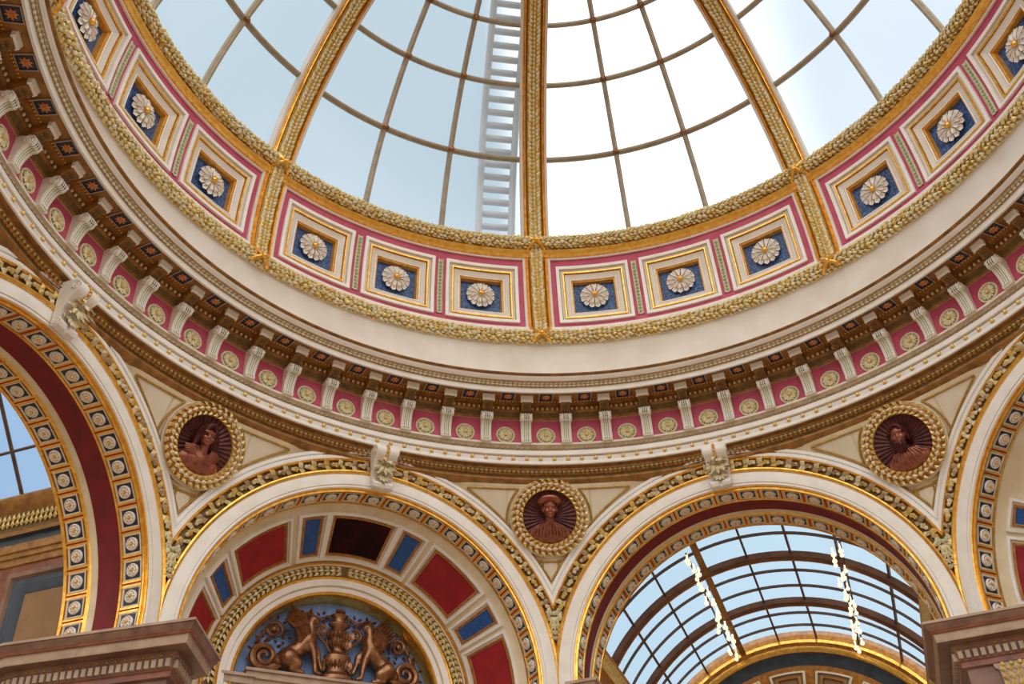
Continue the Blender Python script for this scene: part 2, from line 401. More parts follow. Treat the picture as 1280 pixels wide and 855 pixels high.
# dentil course: little blocks between the consoles
b = MB()
for k in range(-20, 21):
    for q in range(6):
        a = k*5.625 + (q-2.5)*.72
        p = pol(4.945, 7.485, a)
        if seen(p): b.ball(p, .017, .017, .02, n=6, k=4)
b.build('dentil_course', [PALE], sof)
b = MB()
for k in range(-20, 21):
    for q in range(9):
        a = k*5.625 + (q-4)*.46; p = pol(4.862, 7.53, a)
        if seen(p): b.ball(p, .0135, n=5, k=3)
b.build('bead_course', [GILT], sof)
b = MB(); lathe(b, [(5.05,7.37),(5.05,7.02)]); struct(b.build('trim_8', PINK))
b = MB()
lathe(b, [(5.05,7.045),(5.035,7.045),(5.03,7.035),(5.035,7.02),(5.05,7.005),(5.07,6.955),(5.068,6.945),(5.045,6.94),(5.035,6.93),(5.033,6.875),(5.04,6.868),(5.055,6.862),(5.055,6.852),(5.045,6.846),(5.06,6.80),(5.05,6.79),(5.035,6.785),(5.028,6.765),(5.03,6.742),(5.045,6.735),(5.10,6.73),(5.105,6.70),(5.125,6.66),(5.135,6.62),(5.128,6.61),(5.125,6.585),(5.135,6.575),(5.165,6.55),(5.20,6.53)],
      [0,0,0,4,4,4,0,0,0,0,0,1,1,0,0,1,0,0,0,1,1,3,3,3,2,2,2,2])
low = struct(b.build('trim_5', [WHITE, BROWN, BROWN, LEAFD, TANL]))
b = MB(); ring_leaves(b, 5.06, 6.98, -.9, .3, .06, .07, .04, .022, 0, ds=.0); ring_leaves(b, 5.06, 6.98, -.9, .3, .06, .05, .03, .018, 1, ds=-.02, flip=-1)
ring_leaves(b, 5.113, 6.66, -.9, -.3, .055, .06, .04, .03, 2, ds=.012); ring_leaves(b, 5.113, 6.66, -.9, -.3, .055, .05, .03, .03, 3, ds=-.018, flip=-1)
b.build('leaf_course', [TANL, PALE, ORANGE, LEAF], low, sharp=15)
# gold beads
bt = thing('bead_moulding', pol(5.05, 6.82, 0), 'row of gold beads along the white ring moulding above the arches', 'moulding')
me0 = None
for k in range(-60, 60):
    a = (k+.5)*1.875; p = pol(5.045, 6.823, a)
    if not seen(p, 5): continue
    if me0 is None:
        b = MB(); b.ball((0,0,0), .026, n=8, k=5); o = b.build('bead', BEADG, bt, local=True); me0 = o.data
    else:
        o = bpy.data.objects.new('bead', me0); COL.link(o); o.parent = bt
    o.location = p - WLOC[bt]

# ---- soffit panels, consoles and frieze rosettes
def where(k, what):
    if k == 0: return 'directly below the central dome rib'
    return '%s to the %s of the central dome rib' % (ORD[abs(k)], 'right' if k > 0 else 'left')
def make_soffit_panel():
    t = thing('flower_coffer', (0,0,0), 'x', 'panel', 'painted panels under the main cornice')
    b = MB(); L = []
    for h, z in ((.088,0),(.088,.012),(.076,.012),(.074,.003),(.056,.003)):
        L.append([V((x*h, y*h, z)) for x, y in ((-1,-1),(1,-1),(1,1),(-1,1))])
    b.grid(L, [0,0,1,1], True); b.build('frame', [STONEL, NIGHT], t, local=True, sharp=30)
    b = MB(); b.face([b.add((x*.057, y*.057, .004)) for x, y in ((-1,-1),(1,-1),(1,1),(-1,1))]); b.build('field', SLATE, t, local=True)
    b = MB()
    for i in range(8):
        q = 2*pi*i/8; T = V((cos(q), sin(q), 0)); b.leaf(V((0,0,.006)), T, V((-T.y,T.x,0)), V((0,0,1)), .06, .036, .018)
    b.ball((0,0,.012), .016, n=6, k=4); b.build('flower', [mat('flame_orange', (.62,.17,.05), (.75,.36,.14), scale=20)], t, local=True, sharp=15)
    return t
spots = []
for k in range(-20, 20):
    a = k*5.625; p = pol(4.757, 7.533, a)
    if seen(p, 60): spots.append((frame(p, tan_(a), V((0,0,-1))), 'orange flower panel under the cornice, ' + where(k, '')))
scatter(make_soffit_panel, spots)

def make_console():
    t = thing('scroll_console', (0,0,0), 'x', 'bracket', 'scrolled consoles under the main cornice')
    # local: x along the wall, y up, z toward the dome axis
    fr = [(0.015,.0),(.055,.0),(.062,.018),(.05,.05),(.055,.10),(.072,.16),(.10,.215),(.135,.25)]
    roll = [(.132+.058*cos(q)*.95, .290+.058*sin(q)) for q in [RD(x) for x in range(-60, 130, 24)]]
    back = [(.11,.345),(.0,.36)]
    pl = lambda w, a, c: V((w, c, a))
    b = MB(); b.extrude([(0,0)] + fr + roll + back, pl, -.062, .062); b.build('scroll', CONS, t, local=True, recalc=True)
    b = MB(); full = fr[2:] + roll[:6]
    for x in (-.036, -.012, .012, .036):
        b.tube([V((x, c, a+.003)) for a, c in full], .0085, 5, m=0)
    b.build('fluting', WHITE, t, local=True)
    b = MB()
    for x in (-.024, 0, .024):
        b.tube([V((x, c, a+.002)) for a, c in full[:-2]], .0055, 5)
    b.build('green_inlay', GREEN, t, local=True)
    b = MB()
    for i in range(3):
        for x in (-.024, 0, .024): b.ball((x, .262+.022*i, .187+.003*(i==1)), .0085, n=5, k=3)
    b.build('drilled_dots', DBROWN, t, local=True)
    b = MB()
    for sg in (-1, 1):
        pts = []
        for i in range(16):
            q = i/15*2.2*2*pi; r = .045*(1-i/17); pts.append(V((sg*.064, .292+1.25*r*sin(q), .135+1.25*r*cos(q))))
        b.tube(pts, .0095, 5)
        b.ball((sg*.064, .292, .135), .012, n=6, k=4)
    b.build('volute', WHITE, t, local=True)
    b = MB(); b.extrude([(0,.34),(.12,.345),(.15,.365),(.20,.40),(.265,.425),(.285,.45),(.285,.50),(0,.50)], pl, -.058, .058); b.build('bracket_block', BROWN, t, local=True, recalc=True)
    b = MB()
    for i in range(3):
        for x in (-.03, 0, .03): b.leaf(V((x, .352+.02*i, .135+.04*i)), V((0,.5,1)).normalized(), V((1,0,0)), V((0,-1,.25)).normalized(), .05, .032, .018)
    b.build('acanthus', LEAFD, t, local=True, sharp=15)
    b = MB(); b.extrude([(.262,.43),(.295,.445),(.30,.462),(.288,.468),(.29,.476),(.308,.48),(.315,.502),(.262,.502)], pl, -.074, .074); b.build('cap', WHITE, t, local=True, recalc=True)
    return t
spots = []
for k in range(-20, 20):
    a = (k+.5)*5.625; p = pol(5.05, 7.03, a)
    if seen(pol(4.95, 7.2, a), 60):
        n = k+1 if k >= 0 else k
        spots.append((frame(p, tan_(a), -rad_(a)), 'cream scrolled console on pink frieze, ' + where(n, '')))
def fix(m): return m
scatter(make_console, [(m, l) for m, l in spots])

def make_frieze_rosette():
    t = thing('frieze_rosette', (0,0,0), 'x', 'rosette', 'sage rosettes on the pink frieze')
    b = MB(); n = 20
    L = [[V((r*cos(2*pi*i/n), r*sin(2*pi*i/n), z)) for i in range(n)] for r, z in ((.118,0),(.116,.016),(.108,.022),(.098,.016),(.094,.004),(.0005,.004))]
    b.grid(L, [0,0,0,0,1], True); b.build('dish', [PALE, GREEN], t, local=True)
    b = MB()
    for i in range(8):
        q = 2*pi*i/8; T = V((cos(q), sin(q), 0)); b.leaf(V((0,0,.008))+T*.01, T, V((-T.y,T.x,0)), V((0,0,1)), .088, .058, .032)
    for i in range(8):
        q = 2*pi*(i+.5)/8; T = V((cos(q), sin(q), 0)); b.ball(T*.075 + V((0,0,.012)), .014, n=5, k=3)
    b.build('petals', PALE, t, local=True, sharp=15)
    b = MB(); b.ball((0,0,.03), .022, n=7, k=4); b.build('bud', LEAF, t, local=True)
    return t
spots = []
for k in range(-20, 20):
    a = k*5.625; p = pol(5.047, 7.150, a)
    if seen(p, 60): spots.append((frame(p, tan_(a), -rad_(a)) @ Matrix.Rotation(rnd.uniform(0, .8), 4, 'Z'), 'round sage rosette on pink frieze, ' + where(k, '')))
scatter(make_frieze_rosette, spots)

# ------------------------------------------------------------------ arches
DW, ZA = 5.177, 4.27          # wall distance and springing height
HS = DW*math.tan(RD(22.5))
ARCH = [-67.5, -22.5, 22.5, 67.5]
ANAME = {-67.5: 'large left arch', -22.5: 'lunette arch', 22.5: 'skylight arch', 67.5: 'right-edge arch'}
def wp(az, d, u, z): return rad_(az)*d + tan_(az)*u + V((0,0,z))
def app(az, d, rad, phi): return wp(az, d, rad*sin(RD(phi)), ZA + rad*cos(RD(phi)))
def arch_rows(az, prof, st=1.5, foot=4.05):
    n = int(180/st); rows = []
    for rad, d in prof:
        rows.append([wp(az, d, -rad, foot)] + [app(az, d, rad, -90+180*i/n) for i in range(n+1)] + [wp(az, d, rad, foot)])
    return rows
def clip_for(az):
    out = []
    for sg in (-1, 1):
        out.append((V((0,0,0)), tan_(az+sg*22.5)*sg))
    return out
for az in ARCH:
    nm = ANAME[az]
    t = thing('archivolt', wp(az, DW, 0, ZA), 'moulded white and gilt archivolt framing the ' + nm, 'arch', 'archivolts of the octagon')
    c = clip_for(az)
    b = MB(); b.grid(arch_rows(az, [(1.945,5.20),(1.945,5.17),(1.955,5.165),(1.962,5.15),(1.985,5.15),(1.99,5.14),(2.01,5.137),(2.06,5.133),(2.12,5.137),(2.125,5.15)]), [2,2,0,0,1,0,0,0,0]); b.build('flat_band', [WHITE, CREAM, GOLD], t, clip=c, sharp=30)
    b = MB(); b.grid(arch_rows(az, [(2.12,5.16),(2.122,5.125),(2.14,5.108),(2.158,5.112),(2.165,5.13),(2.17,5.16)])); b.build('gilt_bead', GOLD, t, clip=c)
    b = MB(); b.grid(arch_rows(az, [(2.168,5.15),(2.18,5.165),(2.23,5.160),(2.285,5.165),(2.29,5.15)]), 0); b.build('garland_ground', LEAFD, t, clip=c)
    halves = [MB(), MB()]
    n = 44
    for i in range(n+1):
        b = halves[i > n//2]
        ph = -90 + 180*i/n; sgn = 1 if ph >= 0 else -1
        if 2.23*abs(sin(RD(ph))) > HS-.01 and abs(ph) > 70: continue
        T = (tan_(az)*cos(RD(ph)) - V((0,0,1))*sin(RD(ph)))*sgn; Rr = tan_(az)*sin(RD(ph)) + V((0,0,1))*cos(RD(ph)); N = -rad_(az)
        o = app(az, 5.15, 2.23, ph)
        for sg in (-1, 1):
            D = (T*.55 + Rr*sg*.8).normalized(); b.leaf(o - T*(.03+rnd.uniform(-.01,.01)), (D + T*rnd.uniform(-.4,.4)).normalized(), N.cross(D), N, rnd.uniform(.075,.10), .08, rnd.uniform(.03,.07), rnd.randrange(3))
        b.leaf(o, (T + Rr*rnd.uniform(-.25,.25)).normalized(), N.cross(T), N, .115, .07, .065, rnd.randrange(3))
        b.ball(o + T*.085 + N*.02, .022, n=6, k=4, m=0)
    for b in halves: b.build('garland', [PALE, LEAF, TANL], t, clip=c, sharp=15)
    b = MB(); b.grid(arch_rows(az, [(2.285,5.16),(2.288,5.135),(2.30,5.122),(2.312,5.135),(2.32,5.145)])); b.build('gilt_line', GOLD, t, clip=c)
    b = MB(); b.grid(arch_rows(az, [(2.318,5.15),(2.32,5.135),(2.34,5.128),(2.36,5.13),(2.365,5.14),(2.37,5.14),(2.375,5.12),(2.41,5.115),(2.42,5.13),(2.425,5.19)]), [0,0,0,1,1,0,0,0,0]); b.build('outer_moulding', [WHITE, STEEL], t, clip=c, sharp=30)
    # soffit of the arch
    deep = az in (-67.5, 22.5)
    prof = [(1.945,5.19),(1.925,5.195),(1.925,5.215),(1.94,5.22),(1.94,5.43),(1.925,5.435),(1.92,5.455),(1.935,5.46)]
    mm = [2,2,2,0,2,2,2]
    if deep:
        prof += [(1.94,5.47),(1.94,5.72),(1.93,5.73),(1.93,5.79),(1.915,5.80),(1.915,5.82),(1.935,5.825),(1.935,6.06),(1.92,6.065),(1.92,6.10),(1.95,6.11),(2.6,6.12)]
        mm += [1,1,3,3,2,2,2,0,2,2,2,3]
    so = MB(); so.grid(arch_rows(az, prof), mm); sf = struct(so.build('trim_%d' % (9+ARCH.index(az)), [ORANGE, REDD, GOLD, IVORY]))
    # cross bars between rosettes
    b = MB()
    for i in range(25):
        ph = -93.75 + 7.5*(i+.0)
        for d0, d1 in ([(5.225,5.43),(5.83,6.06)] if deep else [(5.225,5.43)]):
            for o_, w_, h_ in ((-1.0,.35,.012),(1.0,.35,.012),(0,.5,.007)):
                p0 = app(az, (d0+d1)/2, 1.94-h_/2, ph+o_*.6); T = tan_(az)*cos(RD(ph)) - V((0,0,1))*sin(RD(ph)); Rr = tan_(az)*sin(RD(ph)) + V((0,0,1))*cos(RD(ph))
                b.box(p0, rad_(az)*((d1-d0)/2), T*(.012*w_/.35), Rr*(h_/2), 0 if o_ else 1)
    b.build('cross_bar', [GOLD, RED], sf)

def make_soffit_rosette():
    t = thing('soffit_rosette', (0,0,0), 'x', 'rosette', 'rosettes on the arch soffits')
    b = MB(); L = []
    for h, z in ((.098,0),(.098,.012),(.086,.012),(.080,.003)):
        L.append([V((x*h, y*h, z)) for x, y in ((-1,-1),(1,-1),(1,1),(-1,1))])
    b.grid(L, 0, True); b.build('frame', IVORY, t, local=True, sharp=30)
    b = MB(); b.face([b.add((x*.081, y*.081, .003)) for x, y in ((-1,-1),(1,-1),(1,1),(-1,1))]); b.build('field', NIGHT, t, local=True)
    b = MB(); n = 16
    b.grid([[V((r*cos(2*pi*i/n), r*sin(2*pi*i/n), z)) for i in range(n)] for r, z in ((.064,.003),(.064,.018),(.056,.026),(.046,.016),(.001,.012))], 0, True)
    for i in range(8):
        q = 2*pi*i/8; T = V((cos(q), sin(q), 0)); b.leaf(V((0,0,.014))+T*.008, T, V((-T.y,T.x,0)), V((0,0,1)), .045, .032, .018)
    b.build('flower', PETAL, t, local=True, sharp=30)
    b = MB(); b.ball((0,0,.024), .018, n=6, k=4); b.build('bud', GOLD, t, local=True)
    return t
spots = []
for az in ARCH:
    for d, bn in (((5.325,'front'),(5.945,'rear')) if az in (-67.5, 22.5) else ((5.325,'only'),)):
        lst = []
        for i in range(25):
            ph = -90 + 7.5*i; p = app(az, d, 1.937 if d < 5.5 else 1.932, ph)
            if not seen(p, 40): continue
            N = -(tan_(az)*sin(RD(ph)) + V((0,0,1))*cos(RD(ph)))
            if N.dot(CAM - p) < 0: continue
            if abs(ph) > 80 and az in (-67.5, 67.5): pass
            lst.append((i, frame(p, rad_(az), N)))
        for i, m in lst:
            k = i-12
            side = 'at the crown' if k == 0 else '%s %s of the crown' % (ORD[abs(k)], 'right' if k > 0 else 'left')
            spots.append((m, 'soffit rosette %s, %s%s' % (side, '' if bn == 'only' else bn + ' row, ', 'in the ' + ANAME[az])))
scatter(make_soffit_rosette, spots)

# ------------------------------------------------------------------ pendentives
RA = 2.41
def pend(caz, th, z=None, v=None, off=0.0):
    th = max(-22.5, min(22.5, th)); q = 22.5-abs(th); u = DW*math.tan(RD(q)); r0 = DW/cos(RD(q))
    zb = min(ZA + sqrt(max(RA*RA-u*u, 0)), 6.55)
    if v is None: v = (z-zb)/(6.56-zb) if 6.56-zb > 1e-4 else 1
    r = r0 + (5.165-r0)*v; return pol(r - off*.94, zb + (6.56-zb)*v - off*.34, caz+th)
def zlow(th):
    u = DW*math.tan(RD(22.5-abs(th))); return ZA + sqrt(max(RA*RA-u*u, 0))
b = MB()
for caz in (-90, -45, 0, 45, 90):
    b.grid([[pend(caz, -22.5+45*i/60, v=k/8) for i in range(61)] for k in range(9)], 0)
struct(b.build('wall_front', IVORY))
ZM = 6.176
def pxy(caz, x, y, off=0.0):
    return pend(caz, DG(x/5.3), z=ZM + y*.94, off=off)
PN = {-45: 'left', 0: 'central', 45: 'right'}
RC = .50; YU = (6.495-ZM)/.94
def ylow(x): return (zlow(DG(abs(x)/5.3)) + .065 - ZM)/.94
for caz in (-45, 0, 45):
    for sg, nm in ((-1, 'left'), (1, 'right'), (0, 'lower')):
        t = thing('pendentive_panel', pxy(caz, sg*.9, .1 if sg else -.6), 'gold-edged cream triangular panel %s the %s medallion' % ({-1:'left of',1:'right of',0:'below'}[sg], PN[caz]), 'panel', 'gold-edged pendentive panels')
        f = MB(); f2 = MB()
        if sg:
            xs = [.2 + .02*i for i in range(100)]; xs = [x for x in xs if ylow(x) < YU - .01]
            path = []; xm = xs[-1]
            xh = sqrt(RC*RC - YU*YU)
            # circle meets the lower line
            cand = [RD(k) for k in range(-80, 30)]
            qa = next((q for q in cand if RC*sin(q) > ylow(RC*cos(q))), RD(-30))
            qb = atan2(YU, xh)
            path = [(x, YU) for x in [xh + (xm-xh)*i/24 for i in range(25)]]
            x0 = RC*cos(qa); path += [(x, ylow(x)) for x in [xm + (x0-xm)*i/30 for i in range(31)]]
            path += [(RC*cos(q), RC*sin(q)) for q in [qa + (qb-qa)*i/14 for i in range(15)]]
            x = x0
            while x < xm:
                x2 = x + .025
                def span(x):
                    lo, hi = ylow(x), YU
                    if x < RC and x >= 0:
                        yc = sqrt(RC*RC-x*x); return lo, hi, yc
                    return lo, hi, None
                s1, s2 = span(x), span(min(x2, xm))
                segs = []
                if s1[2] is None or s2[2] is None: segs.append((s1[0], s1[1], s2[0], s2[1])) if s1[2] is None else None
                else:
                    if s1[2] < s1[1] or s2[2] < s2[1]: segs.append((min(s1[2],YU), s1[1], min(s2[2],YU), s2[1]))
                    if -s1[2] > s1[0] or -s2[2] > s2[0]: segs.append((s1[0], max(-s1[2],s1[0]), s2[0], max(-s2[2],s2[0])))
                for l1, h1, l2, h2 in segs:
                    n = 6
                    (f2 if s1[2] is not None and h1 < YU - .02 and l1 <= s1[0] + 1e-6 else f).grid([[pxy(caz, sg*x, l1+(h1-l1)*i/n, .004) for i in range(n+1)], [pxy(caz, sg*min(x2,xm), l2+(h2-l2)*i/n, .004) for i in range(n+1)]])
                x = x2
            path = [(sg*x, y) for x, y in path]
        else:
            cand = [RD(k) for k in range(-89, -20)]
            qa = next((q for q in cand if -RC*1.0*abs(sin(q)) < 0 and ylow(RC*1.02*cos(q)) > RC*1.02*sin(q)), RD(-60)); xq = RC*1.02*cos(qa)
            top = [(x, -sqrt((RC*1.02)**2 - x*x)) for x in [-xq + 2*xq*i/12 for i in range(13)]]
            bot = [(x, ylow(x)+.05*(1-abs(x)/max(xq,.01))) for x in [xq - 2*xq*i/16 for i in range(17)]]
            path = top + bot
            f.grid([[pxy(caz, x, y, .004) for x, y in top], [pxy(caz, x, ylow(x)+.05*(1-abs(x)/max(xq,.01)), .004) for x, y in top]])
        if f.f: f.build('field', FIELD, t)
        if f2.f: f2.build('field', FIELD, t)
        b = MB(); pts = [pxy(caz, x, y, .008) for x, y in path]; b.tube(pts + [pts[0]], .0135, 6, caps=False); b.build('gilt_moulding', LEAFG, t)

# ---- medallions
def blob(parts_fn, name, m, parent, vox=.012):
    b = MB(); parts_fn(b); return b.build(name, m, parent, local=True, remesh=vox)
def chain(b, pts, n=8):
    """pts (x,y,z,r): overlapping balls along tapered limbs, fused later"""
    for i in range(len(pts)-1):
        p, q = pts[i], pts[i+1]; L = max((V(q[:3])-V(p[:3])).length, 1e-5); k = max(2, int(L/(.45*min(p[3], q[3])))+1)
        for j in range(k+1):
            t = j/k; b.ball([p[c]+(q[c]-p[c])*t for c in range(3)], p[3]+(q[3]-p[3])*t, n=n, k=5)
def medallion(caz, style):
    ctr = pxy(caz, 0, 0); N = (rad_(caz)*-.939 + V((0,0,-.343)))
    lab = {0: 'bronze portrait medallion of a person in a broad cap, above the central arch junction', 1: 'bronze portrait medallion of a person with long hair and pleated collar, left pendentive', 2: 'bronze portrait medallion of a bearded person, right pendentive'}[style]
    t = thing('portrait_medallion', (0,0,0), lab, 'medallion', 'portrait medallions', mtx=frame(ctr, tan_(caz), N))
    b = MB(); n = 48
    rows = lambda P: [[V((r*cos(2*pi*i/n), r*sin(2*pi*i/n), z)) for i in range(n)] for r, z in P]
    b.grid(rows([(.465,-.01),(.465,.012),(.455,.02),(.445,.012),(.43,.012)]), 0, True); b.build('outer_ring', IVORY, t, local=True)
    b = MB(); b.grid(rows([(.435,.0),(.425,.05),(.395,.075),(.36,.075),(.335,.055),(.33,.03)]), 0, True); b.build('wreath_ground', ORANGE, t, local=True)
    b = MB()
    for i in range(34):
        q = 2*pi*i/34; Rr = V((cos(q), sin(q), 0)); T = V((-sin(q), cos(q), 0)); Z = V((0,0,1))
        for rr, nz, mm in ((.352,(-.5),0),(.384,0.0,1),(.414,.55,0)):
            Nn = (Z + Rr*nz).normalized(); D = (T + Rr*(.5 if rr > .39 else -.5 if rr < .36 else 0)).normalized()
            b.leaf(Rr*rr + Z*(.072 if rr == .384 else .058) - T*.02*(rr == .384), D, Nn.cross(D), Nn, .075, .055, .032, mm)
    b.build('wreath', [LEAF, PALE], t, local=True, sharp=15)
    b = MB(); b.grid(rows([(.335,.05),(.325,.06),(.315,.05),(.312,.03)]), 0, True); b.build('gilt_rim', GOLD, t, local=True)
    b = MB(); m2 = 72; R = []
    for r, z in ((.318,.035),(.30,.030),(.26,.024),(.20,.019),(.12,.017),(.05,.016),(.002,.016)):
        R.append([V((r*cos(2*pi*i/m2), r*sin(2*pi*i/m2), z + (.012*(r/.3) if i % 2 else 0))) for i in range(m2)])
    b.grid(R, 0, True); b.build('fluted_dish', WINE, t, local=True, sharp=20)
    hx = {0: .0, 1: -.015, 2: -.01}[style]; tilt = {0: .0, 1: -.05, 2: .05}[style]
    def body(b):
        # shoulders and chest
        b.ball((0,-.25,-.05), .25, .10, .09, 14, 8); b.ball((0,-.20,-.02), .16, .10, .09, 12, 8)
        b.ball((-.15,-.23,-.04), .09, .08, .08, 10, 6); b.ball((.15,-.23,-.04), .09, .08, .08, 10, 6)
        chain(b, [(0,-.16,.0,.062),(hx*.5,-.08,.02,.052),(hx,-.01,.03,.055)])
        b.ball((hx,.045,.022), .080, .105, .080, 14, 10)                       # skull
        b.ball((hx+tilt*.2,.0,.06), .062, .065, .06, 12, 8)                    # jaw
        chain(b, [(hx+tilt*.3,.068,.104,.011),(hx+tilt*.35,.035,.113,.012),(hx+tilt*.35,.014,.116,.018)])   # nose
        for sx in (-1, 1):
            chain(b, [(hx+tilt*.3+sx*.014,.070,.112,.015),(hx+tilt*.3+sx*.052,.072,.096,.015)])               # brows
            b.ball((hx+tilt*.3+sx*.032,.046,.094), .015, .009, .012, 8, 5)                                    # eyes
            b.ball((hx+tilt*.2+sx*.044,.012,.092), .024, .02, .022, 8, 6)                                         # cheeks
            b.ball((hx+sx*.082,.035,.025), .012, .028, .018, 8, 6)                                            # ears
        b.ball((hx+tilt*.3,-.018,.113), .024, .007, .012, 8, 5); b.ball((hx+tilt*.3,-.030,.111), .020, .007, .012, 8, 5)   # lips
        b.ball((hx+tilt*.3,-.055,.100), .026, .018, .022, 8, 6)                                               # chin
    blob(body, 'bust', WINEL, t, .0075)
    if style == 0:
        b = MB(); n = 28
        b.grid([[V((hx + r*cos(2*pi*i/n), .118+h + r*.42*sin(2*pi*i/n)*.9, .02 + r*.9*sin(2*pi*i/n)*.75)) for i in range(n)] for r, h in ((.08,-.030),(.125,-.02),(.138,.0),(.125,.025),(.085,.045),(.03,.055),(.002,.056))], 0, True)
        b.build('cap', WINEL, t, local=True)
        b = MB()
        for i in range(11):
            x = -.185 + .37*i/10
            y0 = -.10 - .30*abs(x)**1.1
            b.tube([V((x*.7, y0, .085-.15*abs(x))), V((x*.95, -.2, .095-.22*abs(x))), V((x*1.05, -.262, .07-.22*abs(x)))], .013, 6)
        b.build('robe_folds', WINEL, t, local=True)
    elif style == 1:
        def hair(b):
            for i in range(15):
                q = RD(-35 + 250*i/14); c = (hx + .085*cos(q), .06 + .10*sin(q), .03)
                chain(b, [(hx+.05*cos(q), .08+.07*sin(q), .085, .03), (c[0], c[1], .03, .035), (c[0]*1.25, c[1]-.05-.03*abs(cos(q)), .0, .03)])
            for sg in (-1, 1): chain(b, [(sg*.09,.06,.03,.035),(sg*.115,-.03,.02,.032),(sg*.12,-.10,.02,.03)])
        blob(hair, 'hair', WINE, t, .012)
        b = MB()
        for i in range(26):
            q = RD(-170 + 160*i/25); D = V((cos(q), sin(q)*.95, 0))
            b.tube([V((0,-.075,.05)) + D*.07, V((0,-.075,.06)) + D*.13, V((0,-.075,.005)) + D*.20], [.007,.009,.012], 5)
        b.build('pleated_collar', WINEL, t, local=True)
    else:
        def beard(b):
            for i in range(9):
                x = -.05 + .1*i/8; chain(b, [(hx+x,-.02-.02*(1-abs(x)/.06),.10,.02),(hx+x*1.05,-.075,.095,.024),(hx+x*.7,-.135,.085,.018)])
        blob(beard, 'beard', WINE, t, .011)
        def hair(b):
            for i in range(13):
                q = RD(10 + 160*i/12); chain(b, [(hx+.07*cos(q),.07+.08*sin(q),.07,.026),(hx+.095*cos(q),.05+.095*sin(q),.015,.03)])
            for sg in (-1, 1): chain(b, [(hx+sg*.085,.05,.02,.028),(hx+sg*.09,-.03,.015,.024)])
        blob(hair, 'hair', WINE, t, .011)
        b = MB()
        for i in range(10):
            x = -.18 + .36*i/9
            b.tube([V((x*.6,-.13,.05)), V((x,-.2,.075-.25*abs(x))), V((x*1.15,-.275,.045-.25*abs(x)))], .013, 6)
        b.build('robe_folds', WINEL, t, local=True)
    for ch in t.children:
        if ch.name.split('.')[0] in ('bust', 'cap', 'hair', 'beard', 'robe_folds', 'pleated_collar'):
            ch.location = (0, .045, .045); ch.scale = (1.04, 1.04, 1.0)
    return t
medallion(0, 0); medallion(-45, 1); medallion(45, 2)

# ---- keystones
def make_keystone():
    t = thing('scroll_keystone', (0,0,0), 'x', 'keystone', 'scrolled keystones of the arches')
    pl = lambda k: (lambda w, a, c: V((w*(1+.35*(c+.25)), c, a)))
    prof = [(0,-.26),(.05,-.275),(.085,-.265),(.105,-.235),(.10,-.205),(.075,-.185),(.07,-.14),(.085,-.06),(.12,.02),(.165,.07),(.20,.085),(.235,.115),(.245,.155),(.23,.195),(.19,.22),(.12,.235),(0,.235)]
    b = MB(); b.extrude(prof, pl(0), -.115, -.02); b.extrude(prof, pl(0), .02, .115); b.extrude([(max(a-.02,0), c) for a, c in prof], pl(0), -.03, .03)
    b.build('scroll', WHITE, t, local=True, recalc=True)
    b = MB()
    for a, c in prof[10:15]: b.ball((0, c, a+.0), .017, n=7, k=5)
    for a, c in ((.11,.0),(.145,.045),(.175,.072)): b.ball((0, c, a+.01), .016, n=7, k=5)
    b.build('beading', GOLD, t, local=True)
    b = MB()
    for sg in (-1, 1):
        for cy, cz, r0, wd in ((.15,.19,.05,1.14),(-.225,.06,.04,1.01)):
            pts = [V((sg*.118*wd, cy + r0*(1-i/17)*sin(i/15*4*pi), cz + r0*(1-i/17)*cos(i/15*4*pi))) for i in range(16)]
            b.tube(pts, .010, 5)
    b.build('volute', WHITE, t, local=True)
    b = MB()
    for i in range(5):
        q = RD(-60+30*i); D = V((sin(q), -cos(q), .25)).normalized(); b.leaf(V((0,.0,.12)), D, V((cos(q), sin(q), 0)), V((0,-.2,1)).normalized(), .17, .07, .05)
        b.leaf(V((0,-.12,.085)), (D+V((0,-.1,0))).normalized(), V((cos(q), sin(q), 0)), V((0,-.1,1)).normalized(), .11, .06, .045)
    for sg in (-1, 1):
        b.leaf(V((sg*.03,.06,.16)), V((sg*.5,-1,-.2)).normalized(), V((1,0,0)), V((0,-.3,1)).normalized(), .14, .06, .04)
    for i in range(26):
        x = rnd.uniform(-.10,.10); y = rnd.uniform(-.08,.075); z = .10 + max(0, y)*1.0 + .02
        b.leaf(V((x,y,z)), V((x*5, -.8, .4)).normalized(), V((1,0,0)), V((0,-.2,1)).normalized(), rnd.uniform(.06,.10), .05, .035, rnd.randrange(3))
    for i in range(7):
        b.leaf(V((-.09+.03*i,-.10,.085)), V((0,-1,.25)), V((1,0,0)), V((0,0,1)), .08, .03, .02, 0)
    b.build('acanthus_leaf', [PALE, TANL, LEAFG], t, local=True, sharp=15)
    return t
spots = []
for az, nm in ((-67.5,'large left arch'), (-22.5,'lunette arch'), (22.5,'skylight arch')):
    spots.append((frame(wp(az, 5.12, 0, 6.47), tan_(az), -rad_(az)), 'cream scrolled keystone with gold beading at the crown of the ' + nm))
scatter(make_keystone, spots)

